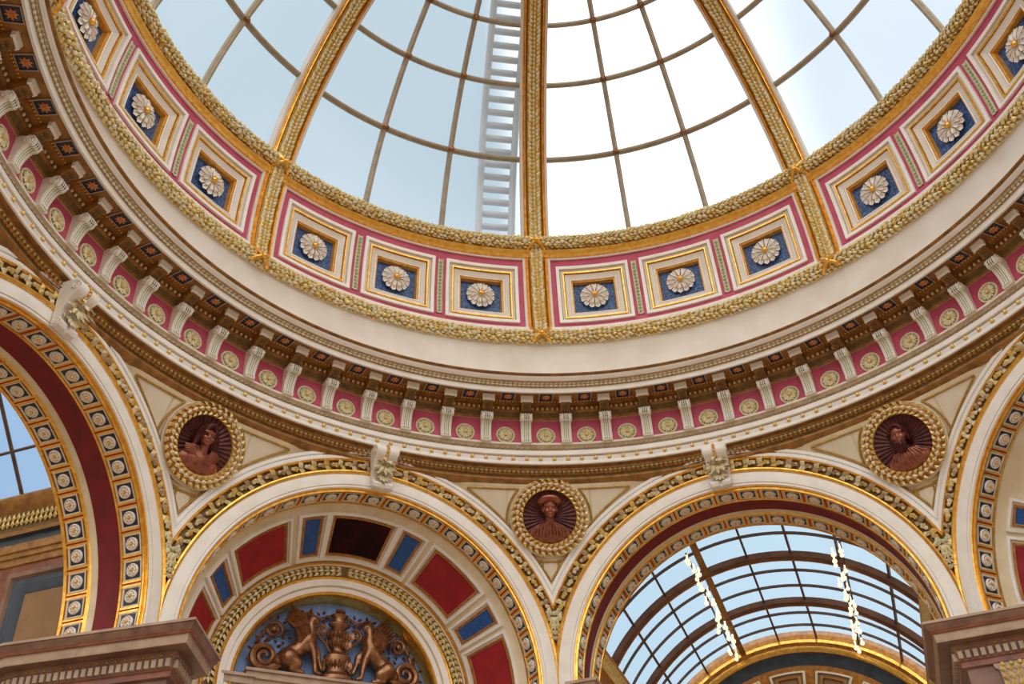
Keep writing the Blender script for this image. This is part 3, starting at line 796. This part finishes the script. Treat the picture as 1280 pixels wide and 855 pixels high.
# ---- acanthus where two archivolts meet
def make_acanthus():
    t = thing('acanthus_ornament', (0,0,0), 'x', 'ornament', 'acanthus where the archivolts meet')
    b = MB()
    for k, (y, s) in enumerate(((.02,1.0),(-.06,.85),(-.14,.65),(-.21,.5))):
        for i in range(5):
            q = RD(-64+32*i); D = V((sin(q)*.8, -cos(q), 0)).normalized()
            b.leaf(V((0,y,.02)), D, V((-D.y, D.x, 0)), V((0,0,1)), .13*s, .055*s, .05)
    b.build('leaves', PALE, t, local=True, sharp=15)
    b = MB()
    for sg in (-1, 1):
        pts = [V((sg*(.05+.035*cos(i/12*3.2*pi)*(1-i/14)), .06+.035*sin(i/12*3.2*pi)*(1-i/14), .03)) for i in range(13)]
        b.tube(pts, .012, 5)
    b.ball((0,.05,.035), .025, n=8, k=5); b.build('scroll', GREENI, t, local=True)
    return t
spots = []
for caz in (-45, 0, 45):
    p = pol(DW/cos(RD(22.5)) - .045, 5.02, caz)
    spots.append((frame(p, tan_(caz), -rad_(caz)), 'carved acanthus leaf below the %s medallion where two archivolts meet' % PN[caz]))
scatter(make_acanthus, spots)

# ------------------------------------------------------------------ lunette niches (second and right-edge arches)
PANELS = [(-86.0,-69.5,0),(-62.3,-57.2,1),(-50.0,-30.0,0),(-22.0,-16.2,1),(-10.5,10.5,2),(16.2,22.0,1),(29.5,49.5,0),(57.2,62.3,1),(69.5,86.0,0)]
PLAB = {0:'deep crimson', 1:'narrow cobalt blue', 2:'shade-darkened red'}
def spl(az, ph, t, off=0):
    r = 1.93 + (1.505-1.93)*t; d = 5.46 + (6.12-5.46)*t
    return app(az, d - off*.54, r - off*.84, ph)
for az in (-22.5, 67.5):
    b = MB(); b.grid(arch_rows(az, [(1.935,5.455),(1.93,5.46),(1.505,6.12),(1.50,6.14)]), [1,0,0]); struct(b.build('trim_%d' % (13+(az>0)), [IVORY, GOLD]))
    for i, (p0, p1, kd) in enumerate(PANELS):
        pc = (p0+p1)/2
        if not seen(spl(az, pc, .5), 30): continue
        if az > 0 and pc > 0: continue
        t0, t1 = .25, .83
        pos = 'at the crown' if kd == 2 else '%s %s of the crown' % (ORD[abs(i-4)], 'left' if i < 4 else 'right')
        t = thing('niche_panel', spl(az, pc, .5), '%s panel in gilt frame, %s, inside the %s' % (PLAB[kd], pos, ANAME[az]) if kd != 2 else 'shade-darkened red panel in a gilt frame at the crown of the lunette arch', 'panel', 'coloured niche panels')
        def lp(ins, off, n=6):
            a0, a1 = p0+ins*.55*100/3*.0 - 0, p1; e = ins
            A0_, A1_, T0, T1 = p0+DG(e/1.7), p1-DG(e/1.7), t0+e/.79, t1-e/.79
            return [spl(az, A0_+(A1_-A0_)*k/n, T0, off) for k in range(n)] + [spl(az, A1_, T0+(T1-T0)*k/n, off) for k in range(n)] + [spl(az, A1_+(A0_-A1_)*k/n, T1, off) for k in range(n)] + [spl(az, A0_, T1+(T0-T1)*k/n, off) for k in range(n)]
        f = MB(); f.grid([lp(e, o) for e, o in ((-.085,-.01),(-.085,.03),(-.055,.035),(-.05,.012),(-.03,.008),(-.028,.02),(-.008,.02),(-.004,-.015))], [0,0,1,1,2,2,2], True); f.build('frame', [WHITE, CREAM, ORANGE], t, sharp=30)
        f = MB(); n = 8; f.grid([[spl(az, p0+(p1-p0)*k/n, t0+(t1-t0)*j/3, .004) for k in range(n+1)] for j in range(4)]); f.build('field', [RED, BLUE, REDSHADE][kd], t)
    t = thing('inner_archivolt', wp(az, 6.15, 0, ZA), 'white and gilt inner archivolt ringing the %s' % ('blue tympanum' if az < 0 else 'niche at the right edge'), 'arch')
    b = MB(); b.grid(arch_rows(az, [(1.505,6.13),(1.50,6.09),(1.485,6.08),(1.475,6.10),(1.47,6.12),(1.355,6.17),(1.35,6.14),(1.335,6.13),(1.32,6.14),(1.315,6.16)]), [1,1,1,0,2,0,1,1,1]); b.build('garland_band', [WHITE, GOLD, LEAFD], t)
    b = MB()
    for i in range(65):
        ph = -90 + 180*i/64; sgn = 1 if ph >= 0 else -1
        T = (tan_(az)*cos(RD(ph)) - V((0,0,1))*sin(RD(ph)))*sgn; Rr = tan_(az)*sin(RD(ph)) + V((0,0,1))*cos(RD(ph)); N = (-rad_(az) - Rr*.4).normalized()
        for dr in (-.035, 0, .035):
            D = (T + Rr*dr*14).normalized(); b.leaf(app(az, 6.14, 1.413+dr*.6, ph), D, N.cross(D), N, .085, .045, .03, (i + (dr == 0)) % 2)
    b.build('garland', [LEAF, PALE], t, sharp=15)
    b = MB(); b.grid(arch_rows(az, [(1.318,6.15),(1.30,6.155),(1.25,6.17),(1.245,6.20),(1.235,6.20),(1.19,6.215),(1.185,6.23)]), [0,0,1,1,0,0]); b.build('flat_band', [WHITE, CREAM], t, sharp=30)
    b = MB(); b.grid(arch_rows(az, [(1.187,6.22),(1.185,6.20),(1.165,6.19),(1.15,6.205),(1.145,6.23),(1.14,6.26),(1.13,6.43)])); b.build('gilt_ring', GOLD, t)
    b = MB(); rows = [[wp(az, 6.42, -1.2, 3.2)] + [app(az, 6.42, 1.2, -90+5*i) for i in range(37)] + [wp(az, 6.42, 1.2, 3.2)], [wp(az, 6.42, 0, 3.2)] + [wp(az, 6.42, 0, 4.3)]*37 + [wp(az, 6.42, 0, 3.2)]]
    b.grid(rows); struct(b.build('wall_back', SKYBL))
# ledge under the bronze relief
AZ2 = -22.5
b = MB()
for (u0, u1, zt, dd) in ((-1.02, 1.1, 4.455, 6.22), (-1.35, -.92, 4.36, 6.16)):
    for z0, z1, ins in ((zt-.03, zt, 0), (zt-.10, zt-.03, .03), (zt-.30, zt-.10, .06)):
        b.box(wp(AZ2, (dd+ins+6.45)/2, (u0+u1)/2, (z0+z1)/2), tan_(AZ2)*((u1-u0)/2-ins*.5), rad_(AZ2)*((6.45-dd-ins)/2), V((0,0,(z1-z0)/2)))
tag(b.build('stone_ledge', STONEL), 'pale stone ledge under the bronze griffin relief', 'ledge')

# ---- bronze relief: two griffins, urn, scrolls
def rel(u, v, w): return V((u, v, w))
REL = frame(wp(AZ2, 6.40, 0, ZA), tan_(AZ2), -rad_(AZ2))
def spiral(cx, cy, r, turns, a0, sg=1, z=.04, n=26, end=.12):
    return [V((cx + r*(1-(1-end)*i/n)*cos(a0+sg*turns*2*pi*i/n), cy + r*(1-(1-end)*i/n)*sin(a0+sg*turns*2*pi*i/n), z)) for i in range(n+1)]
def griffin(s, lab):
    t = thing('griffin', (0,0,0), lab, 'griffin', 'bronze griffins of the relief', mtx=REL)
    def body(b):
        c = lambda pts: chain(b, [(s*x, y, z, r) for x, y, z, r in pts])
        c([(-.66,.335,.07,.075),(-.57,.40,.08,.105),(-.47,.47,.09,.10),(-.37,.585,.10,.115),(-.345,.67,.11,.085),(-.345,.75,.12,.062),(-.335,.83,.125,.058)])
        c([(-.325,.835,.135,.05),(-.285,.825,.14,.034),(-.262,.80,.14,.017)])                 # beak
        c([(-.36,.87,.12,.022),(-.385,.925,.115,.010)]); c([(-.335,.875,.15,.02),(-.345,.93,.15,.010)])  # ears
        c([(-.35,.56,.14,.065),(-.30,.45,.15,.045),(-.275,.33,.15,.032),(-.265,.235,.15,.03),(-.215,.215,.15,.028)])   # near fore leg
        c([(-.33,.56,.09,.06),(-.235,.49,.09,.042),(-.215,.38,.09,.03),(-.185,.30,.09,.028)])                          # far fore leg, raised
        c([(-.57,.36,.13,.105),(-.47,.30,.15,.065),(-.53,.235,.15,.036),(-.44,.212,.15,.03),(-.40,.21,.15,.026)])      # hind leg
        c([(-.58,.34,.06,.09),(-.50,.27,.06,.045),(-.47,.215,.06,.028)])
        for sx in (-1, 1): b.ball((s*-.30+sx*.0, .845, .14+sx*.035), .012, n=6, k=4)
    blob(body, 'body', BRONZE, t, .012)
    b = MB()
    b.tube([V((s*p.x, p.y, p.z)) for p in [V((-.62,.32,.06)), V((-.68,.27,.06))] + spiral(-.815,.375,.155,1.9,RD(-50),-1,.06,34,.15)], [.05]*3 + [.045-.028*i/33 for i in range(34)], 8)
    for i in range(7):
        q = RD(40 + 40*i); o = V((s*(-.815+.155*cos(q)), .375+.155*sin(q), .07)); D = V((s*cos(q), sin(q), 0)); b.leaf(o, D, V((-D.y, D.x, 0)), V((0,0,1)), .07, .045, .035)
    b.build('tail', BRONZE, t, local=True)
    b = MB()
    for i in range(6):
        f = i/5; o = V((s*(-.36-.10*f), .64-.10*f, .16)); tip = V((s*(-.56-.09*f+.0), .985-.20*f, .06+.02*i)); mid = (o+tip)/2 + V((s*.035, .02, .035))
        b.tube([o, o.lerp(mid,.5), mid, mid.lerp(tip,.55), tip], [.05,.06,.056,.045,.016], 6, flat=.5)
    b.build('wing', BRONZE, t, local=True)
    return t
griffin(1, 'bronze griffin with raised wing and coiled tail, left of the urn')
griffin(-1, 'bronze griffin with raised wing and coiled tail, right of the urn')
t = thing('candelabrum_urn', (0,0,0), 'bronze candelabrum urn with scrolled arms between the two griffins', 'urn', mtx=REL)
b = MB(); n = 20
pr = [(.20,.19),(.20,.23),(.15,.25),(.12,.29),(.13,.36),(.16,.42),(.155,.47),(.10,.50),(.075,.54),(.10,.60),(.12,.66),(.145,.71),(.15,.735),(.12,.75),(.07,.77),(.085,.80),(.125,.83),(.13,.85),(.075,.87),(.065,.91),(.09,.94),(.10,.96),(.02,.965)]
b.grid([[V((r*cos(2*pi*i/n), y, .07+r*.6*sin(2*pi*i/n))) for i in range(n)] for r, y in pr], 0, True); b.build('vessel', BRONZE, t, local=True)
for y, r, k in ((.36,.14,9),(.60,.12,9),(.70,.15,11)):
    b = MB()
    for i in range(k):
        q = RD(20 + 140*i/(k-1)); b.leaf(V((r*.95*cos(q), y-.05, .07+r*.6*sin(q))), V((cos(q)*.2, 1, 0)).normalized(), V((1,0,0)), V((cos(q), 0, sin(q))), .11, .045, .03)
    b.build('leaf_collar', BRONZE, t, local=True, sharp=15)
b = MB()
for i in range(7):
    x = -.06+.02*i; b.leaf(V((x*.6,.95,.08)), V((x*4,1,0)).normalized(), V((1,0,0)), V((0,0,1)), .10-.25*abs(x), .03, .03)
b.build('flame', BRONZE, t, local=True, sharp=15)
for sg in (-1, 1):
    b = MB(); pts = [V((sg*.08,.50,.08)), V((sg*.15,.60,.09)), V((sg*.21,.65,.09))] + [V((sg*p.x, p.y, p.z)) for p in spiral(.195,.745,.075,1.5,RD(-60),1,.09,20,.2)]
    b.tube(pts, .018, 6)
    b.tube([V((sg*.10,.45,.08)), V((sg*.17,.40,.08))] + [V((sg*p.x, p.y, p.z)) for p in spiral(.17,.33,.05,1.3,RD(90),-1,.08,16,.2)], .016, 6)
    b.build('arm', BRONZE, t, local=True)
def vine(s, lab):
    t = thing('scroll_vine', (0,0,0), lab, 'scroll ornament', 'bronze scroll vines', mtx=REL)
    m = lambda P: [V((s*p.x, p.y, p.z)) for p in P]
    b = MB(); b.tube(m(spiral(-.73,.70,.105,1.7,RD(-30),1,.03,28,.15)), .020, 6)
    b.tube(m([V((-.87,.42,.03)), V((-.89,.55,.03)), V((-.84,.66,.03)), V((-.80,.74,.03))]), .018, 6)
    b.tube(m([V((-.05,.97,.03)), V((-.14,.94,.03)), V((-.22,.90,.03)), V((-.30,.93,.03))] + spiral(-.36,.90,.06,1.2,RD(60),1,.03,16,.2)), .018, 6); b.build('stem', BRONZE, t, local=True)
    b = MB()
    for cx, cy, r, k in ((-.73,.70,.115,9),(-.36,.90,.06,5),(-.2,.92,.03,5),(-.87,.55,.03,5),(-.62,.62,.04,4)):
        for i in range(k):
            q = 2*pi*i/k; D = V((s*cos(q), sin(q), 0)); b.leaf(V((s*cx, cy, .035)) + D*r, D, V((-D.y, D.x, 0)), V((0,0,1)), .06, .042, .03)
    b.ball((s*-.73,.70,.04), .035, .035, .03, 8, 5)
    b.build('leaves', BRONZE, t, local=True, sharp=15)
vine(1, 'bronze leafy scroll vine above the left griffin'); vine(-1, 'bronze leafy scroll vine above the right griffin')

# ------------------------------------------------------------------ entablature blocks on the corner piers
def inset(poly, d):
    n = len(poly); out = []
    for i in range(n):
        p0, p1, p2 = V((*poly[i-1],0)), V((*poly[i],0)), V((*poly[(i+1)%n],0))
        e1, e2 = (p1-p0).normalized(), (p2-p1).normalized(); n1, n2 = V((-e1.y, e1.x, 0)), V((-e2.y, e2.x, 0))
        k = 1 + n1.dot(n2); m = (n1+n2)/max(k, .3); q = p1 + m*d; out.append((q.x, q.y))
    return out
def block(poly, zt, label, cap_at=None):
    # poly counter-clockwise
    c = V((sum(p[0] for p in poly)/len(poly), sum(p[1] for p in poly)/len(poly), 3.2))
    t = thing('pier_entablature', c, label, 'entablature', 'entablature blocks on the corner piers')
    b = MB(); L = []
    pr = [(.02,0),(0,-.005),(0,-.03),(.012,-.035),(.02,-.06),(.045,-.09),(.05,-.115),(.065,-.12),(.075,-.125),(.08,-.19),(.085,-.20),(.20,-.205),(.205,-.22)]
    for d, dz in pr: L.append([V((x, y, zt+dz)) for x, y in inset(poly, d)])
    ids = b.grid(L, [1,1,0,0,0,2,2,1,1,1,0,0], True); b.face(ids[0], 0); b.build('cornice', [STONE, STONEL, STONER], t, sharp=30, recalc=True)
    b = MB(); L = []
    for d, dz in ((.20,-.215),(.215,-.25),(.22,-.26),(.235,-.36),(.25,-.37),(.25,-.42),(.29,-.43),(.29,-1.1)): L.append([V((x, y, zt+dz)) for x, y in inset(poly, d)])
    b.grid(L, [0,0,0,1,1,0,0], True); b.build('bed_moulding', [STONE, STONER], t, sharp=30, recalc=True)
    bd = MB(); dn = MB(); q = inset(poly, .215); q2 = inset(poly, .232)
    for i in range(len(poly)):
        a, e = V((*q[i], 0)), V((*q[(i+1) % len(q)], 0)); L_ = (e-a).length; D = (e-a).normalized(); Nn = V((D.y, -D.x, 0)); n = int(L_/.085)
        if not (seen(V((a.x, a.y, 4)), 300) or seen(V((e.x, e.y, 4)), 300)): continue
        for k in range(n): bd.ball(a + D*(L_*(k+.5)/n) + V((0,0,zt-.235)), .018, n=6, k=4)
        a, e = V((*q2[i], 0)), V((*q2[(i+1) % len(q2)], 0)); L_ = (e-a).length; n = int(L_/.068)
        for k in range(n): dn.box(a + D*(L_*(k+.5)/n) + Nn*.012 + V((0,0,zt-.31)), D*.021, Nn*.028, V((0,0,.036)))
    bd.build('bead_row', ORANGE, t); dn.build('dentil_row', STONEL, t)
    if cap_at:
        o, X = cap_at; b = MB(); X = X.normalized(); N = V((X.y, -X.x, 0)); Z = V((0,0,1))
        b.grid([[o + X*x + Z*z + N*y for x, y in ((-w,-.1),(-w,.0),(w,.0),(w,-.1))] for w, z in ((.20,-.40),(.19,-.46),(.155,-.49),(.145,-1.1))]); b.build('pilaster', STONEL, t, sharp=30)
        b = MB()
        for r_ in range(5):
            for i in range(5):
                p = o + X*(-.11+.055*i) + Z*(-.52-.075*r_) + N*.005; b.leaf(p, (Z + X*(.25*(i-2))).normalized(), X, N, .085, .055, .035)
        for i in range(4): b.ball(o + X*(-.12+.08*i) + Z*-.44 + N*.01, .02, n=6, k=4)
        b.build('gilt_capital', LEAF, t, sharp=15)
block([(-3.397,4.384),(-5.0,5.3),(-6.2,4.6),(-5.301,3.947),(-3.470,3.444)], 4.15, 'brown marble entablature block at the lower left corner')
A_ = V((3.370,3.809,4.15)); X_ = V((.915,-.404,0))
block([(3.370,3.809),(3.370+1.6*.915,3.809-1.6*.404),(5.6,4.3),(4.2,5.45),(3.95,5.2)], 4.15, 'brown marble entablature block at the lower right corner', (A_ + X_*.72 + V((X_.y,-X_.x,0))*-.26, X_))

b = MB()
for z0, z1, ins in ((4.205,4.235,0),(4.15,4.205,.03),(4.10,4.15,.05),(3.9,4.10,.07)):
    b.box(wp(22.5, (5.0+ins+6.1)/2, (-2.02-1.67-ins)/2, (z0+z1)/2), tan_(22.5)*((2.02-1.67-ins)/2), rad_(22.5)*((6.1-5.0-ins)/2), V((0,0,(z1-z0)/2)))
tag(b.build('impost_ledge', STONEL), 'small pale stone ledge at the left foot of the skylight arch', 'ledge')
# ------------------------------------------------------------------ skylit gallery beyond the third arch
AG = 22.5; GR, GZ = 2.4, 4.0
def gv(d, r, ph): return wp(AG, d, r*sin(RD(ph)), GZ + r*cos(RD(ph)))
PH = [-72 + 144*i/48 for i in range(49)]
b = MB(); b.grid([[gv(d, GR+.03, p) for p in PH] for d in (6.12, 7.4, 8.9, 10.3)]); wg = struct(b.build('window_7', GLASSV))
for k, d in enumerate((7.36, 8.85)):
    b = MB(); b.grid([[gv(d+x, r, p) for p in PH] for x, r in ((-.06,GR+.02),(-.06,GR-.06),(-.04,GR-.075),(-.03,GR-.075),(-.02,GR-.09),(.02,GR-.09),(.03,GR-.075),(.04,GR-.075),(.06,GR-.06),(.06,GR+.02))], [0,0,1,0,1,0,1,0,0])
    b.build('roof_rib', [RIBB, ORANGE], wg)
for d in (6.75, 7.86, 8.36, 9.31, 9.77):
    b = MB(); b.grid([[gv(d+x, r, p) for p in PH] for x, r in ((-.012,GR+.02),(-.012,GR-.014),(.012,GR-.014),(.012,GR+.02))]); b.build('glazing_bar', BARD, wg)
for ph in (-58, -43.7, -30, -15.1, -1.2, 12.3, 27, 42.4, 57):
    big = ph in (-15.1,)
    w, h = (.045, .07) if big else (.013, .016)
    b = MB(); b.grid([[gv(d, r, ph+DG(x/GR)) for d in (6.12, 8, 10.3)] for x, r in ((-w,GR+.02),(-w,GR-h),(w,GR-h),(w,GR+.02))])
    b.build('purlin' if big else 'glazing_bar', BROWN if big else BARD, wg)
# cornices and side walls
for sg, wn in ((-1, 'gallery_left'), (1, 'gallery_right')):
    b = MB(); b.grid([[wp(AG, d, sg*u, z) for d in (6.12, 8, 10.3)] for u, z in ((2.36,5.0),(1.81,4.99),(1.79,4.975),(1.80,4.93),(1.85,4.89),(1.87,4.80),(1.90,4.77),(1.93,4.55),(1.93,3.0))], [0,0,0,1,1,0,0,2])
    struct(b.build('wall_side', [ORANGE, LEAF, STONER]))
# end wall with its lunette
def arg(d, rad, ph): return gv(d, rad, ph)
def grows(prof): return [[gv(d, r, -90+5*i) for i in range(37)] for r, d in prof]
b = MB(); b.grid(grows([(2.5,10.25),(2.35,10.22),(2.33,10.16),(2.28,10.14),(2.24,10.17),(2.22,10.16),(2.17,10.17),(2.15,10.2)]), [0,0,1,0,0,1,1]); struct(b.build('trim_6', [ORANGE, GOLD]))
b = MB(); b.grid(grows([(2.15,10.2),(2.12,10.24),(1.98,10.28),(1.97,10.27),(1.90,10.27),(.9,10.30),(.02,10.30)]), [1,1,1,0,0,2]); struct(b.build('wall_far', [ORANGE, SLATE, STONER]))
for i, ph in enumerate((-62,-42,-22,-1,20,41,62)):
    p0, p1 = ph-8.2, ph+8.2; r0, r1 = 1.88, 1.15
    if not seen(gv(10.25, 1.75, ph), 30): continue
    t = thing('lunette_panel', gv(10.29, 1.5, ph), 'ochre and cream framed panel on the far gallery wall, %s from the left' % ORD[i], 'panel', 'framed panels on the far gallery wall')
    def lp2(e, o):
        a0, a1, q0, q1 = p0+DG(e/1.6), p1-DG(e/1.6), r0-e, r1+e; n = 6
        return [gv(10.27-o, q0, a0+(a1-a0)*k/n) for k in range(n)] + [gv(10.27-o, q0+(q1-q0)*k/n, a1) for k in range(n)] + [gv(10.27-o, q1, a1+(a0-a1)*k/n) for k in range(n)] + [gv(10.27-o, q1+(q0-q1)*k/n, a0) for k in range(n)]
    f = MB(); f.grid([lp2(e, o) for e, o in ((0,0),(0,.04),(.03,.045),(.035,.02),(.07,.02),(.075,.035),(.10,.035),(.105,.01))], [0,0,1,1,0,2,2], True); f.build('frame', [IVORY, TAN, ORANGE], t, sharp=30)
    f = MB(); f.grid([[gv(10.262, r, p0+4+(p1-p0-8)*k/6) for k in range(7)] for r in (r0-.09, (r0+r1)/2, r1+.09)]); f.build('field', TAN, t)
# strings of lamp globes
def lamps(ph, d0, d1, drop, lab, n):
    t = thing('lamp_string', gv(d0, GR-drop, ph), lab, 'light string', 'strings of lamp globes in the gallery')
    b = MB(); b.tube([gv(d0+(d1-d0)*i/12, GR-.06, ph) for i in range(13)], .014, 6); b.build('cable', BARD, t)
    m0 = None
    for i in range(n):
        f = i/(n-1); d = d0 + (d1-d0)*f; p = gv(d + rnd.uniform(-.05,.05), GR-drop-rnd.uniform(0,.07), ph + rnd.uniform(-1.8, 1.8))
        if m0 is None:
            b = MB(); b.ball((0,0,0), .033, n=10, k=7); b.tube([V((0,0,.03)), V((0,0,.10))], .014, 6); o = b.build('bulb', BULB, t, local=True); m0 = o.data
        else: o = bpy.data.objects.new('bulb', m0); COL.link(o); o.parent = t
        o.location = p - WLOC[t]; s = .75 + .35*rnd.random(); o.scale = (s, s, s)
lamps(-18.2, 6.55, 10.05, .13, 'string of glowing globe lamps along the left part of the gallery skylight', 26)
lamps(29.0, 6.65, 10.05, .13, 'string of glowing globe lamps along the right part of the gallery skylight', 26)

# ------------------------------------------------------------------ gallery beyond the large left arch
AL = -67.5; U1 = 2.1
b = MB()
b.grid([[wp(AL, d, u, z) for d in (6.0, 7, 8, 9, 10)] for u, z in ((2.2,6.09),(1.98,6.08),(1.96,6.05),(1.97,6.0),(2.03,5.94),(2.05,5.91),(2.06,5.90),(2.08,5.69),(2.07,5.68),(2.04,5.66),(2.05,5.62),(2.10,5.61),(2.10,5.52),(2.06,5.51),(2.06,5.42),(2.08,5.41),(2.08,5.36),(2.10,5.35),(2.10,5.28),(2.12,5.27),(2.12,3.0))],
       [0,0,0,0,0,0,1,0,0,0,2,2,0,0,0,0,0,0,0,3])
wl = struct(b.build('wall_left', [BROWN, LEAFD, SLATE, STONER]))
b = MB()
for i in range(50):
    d = 6.2 + .06*i
    for z in (5.73, 5.80): b.leaf(wp(AL, d, 2.06, z), V((0,0,1)), rad_(AL), -tan_(AL), .09, .055, .03)
b.build('leaf_course', LEAF, wl, sharp=15)
t = thing('wall_panel', wp(AL, 6.6, 2.1, 4.2), 'tan panel in a slate-blue frame on the wall behind the large left arch', 'panel')
b = MB(); b.grid([[wp(AL, d, 2.12-o, z) for d, z in ((5.6+e*.0, 3.2), (5.6, 5.17-e), (7.04-e, 5.17-e), (7.04-e, 3.2))] for e, o in ((0,0),(0,.05),(.06,.06),(.08,.03),(.14,.03),(.16,.045),(.24,.02),(.26,.0))], [0,0,0,1,1,1,1]); b.build('frame', [STONE, SLATE], t, sharp=30)
b = MB(); b.grid([[wp(AL, d, 2.11, z) for d in (5.5, 6.9)] for z in (3.2, 5.0)]); b.build('field', TAN, t)
# sloping skylight over it
def sk(d, s): return wp(AL, d, 2.1 - s*.62, 6.08 + s*.78)
b = MB(); b.grid([[sk(d, s) for d in (5.6, 8, 10.5)] for s in (0, 1.5, 3.0)]); ws = struct(b.build('window_8', GLASSV))
for d in (6.45, 7.15, 7.85, 8.55, 9.25):
    b = MB(); b.tube([sk(d, .0), sk(d, 3)], .022, 6); b.build('glazing_bar', BARD, ws)
for s in (.55, 1.3, 2.1):
    b = MB(); b.tube([sk(5.6, s), sk(10.5, s)], .018, 6); b.build('glazing_bar', BARD, ws)
b = MB(); b.grid([[wp(AL, 10.3, u, z) for u in (-3, 3)] for z in (2.5, 9)]); struct(b.build('wall_end', IVORY))

# ------------------------------------------------------------------ world and lamps
w = bpy.data.worlds.new('sky'); scene.world = w; w.use_nodes = True; nt = w.node_tree; N = nt.nodes; L = nt.links
bg = N['Background']; tc = N.new('ShaderNodeTexCoord')
def vdot(vec):
    n = N.new('ShaderNodeVectorMath'); n.operation = 'DOT_PRODUCT'; n.inputs[1].default_value = vec; L.new(tc.outputs['Generated'], n.inputs[0]); return n.outputs['Value']
def mrange(src, a, b_, c, d):
    n = N.new('ShaderNodeMapRange'); n.interpolation_type = 'SMOOTHSTEP'
    for i, v in zip((1,2,3,4), (a,b_,c,d)): n.inputs[i].default_value = v
    L.new(src, n.inputs[0]); return n.outputs[0]
def mix(f, a, b_):
    n = N.new('ShaderNodeMix'); n.data_type = 'RGBA'
    L.new(f, n.inputs[0])
    for s_, x in ((6, a), (7, b_)):
        if isinstance(x, tuple): n.inputs[s_].default_value = (*x, 1)
        else: L.new(x, n.inputs[s_])
    return n.outputs[2]
nz = N.new('ShaderNodeTexNoise'); nz.inputs['Scale'].default_value = 2.0; nz.inputs['Detail'].default_value = 3; L.new(tc.outputs['Generated'], nz.inputs['Vector'])
sky = mix(mrange(nz.outputs['Fac'], .35, .7, 0, 1), (.43,.56,.63), (.53,.645,.715))
# a bright cloud bank over the middle right of the sky, thinning out further right and towards the horizon
bank = mix(mrange(vdot((cos(RD(27)), -sin(RD(27)), 0)), -.05, .05, 0, 1), (1.5,1.53,1.55), (.68,.78,.87))
bank = mix(mrange(vdot((cos(RD(6.6)), -sin(RD(6.6)), 0)), -.03, .03, 0, 1), sky, bank)
low_sky = mix(mrange(vdot((1,0,0)), -.5, .1, 0, 1), (.26,.42,.66), (.50,.66,.78))
sky = mix(mrange(vdot((0,0,1)), .52, .66, 0, 1), low_sky, bank)
hall_fill = (1.86,1.80,1.71)  # fill light added behind the viewer, where the hall is left unbuilt
low = (.34,.25,.17)
back = mix(mrange(vdot((0,-1,0)), .0, .35, 0, 1), sky, hall_fill)
back = mix(mrange(vdot((0,0,-1)), -.30, .10, 0, 1), back, low)
L.new(back, bg.inputs['Color']); bg.inputs['Strength'].default_value = 1.0
def lamp(kind, loc, energy, col, size=.3, aim=None, spot=None):
    d = bpy.data.lights.new(kind.lower() + '_lamp', kind); d.energy = energy; d.color = col
    if kind == 'AREA': d.shape = 'DISK'; d.size = size
    else: d.shadow_soft_size = size
    if spot: d.spot_size = RD(spot); d.spot_blend = .8
    o = bpy.data.objects.new(kind.lower() + '_lamp', d); COL.link(o); o.location = loc
    if aim is not None: o.rotation_euler = (V(aim)-V(loc)).to_track_quat('-Z', 'Y').to_euler()
    return o

scene.view_settings.view_transform = 'Standard'; scene.view_settings.look = 'None'
scene.view_settings.gamma = 1; scene.view_settings.use_curve_mapping = False; scene.view_settings.exposure = 0.25
scene.cycles.use_denoising = True
scene.cycles.max_bounces = 8; scene.cycles.transparent_max_bounces = 12; scene.cycles.sample_clamp_indirect = 6
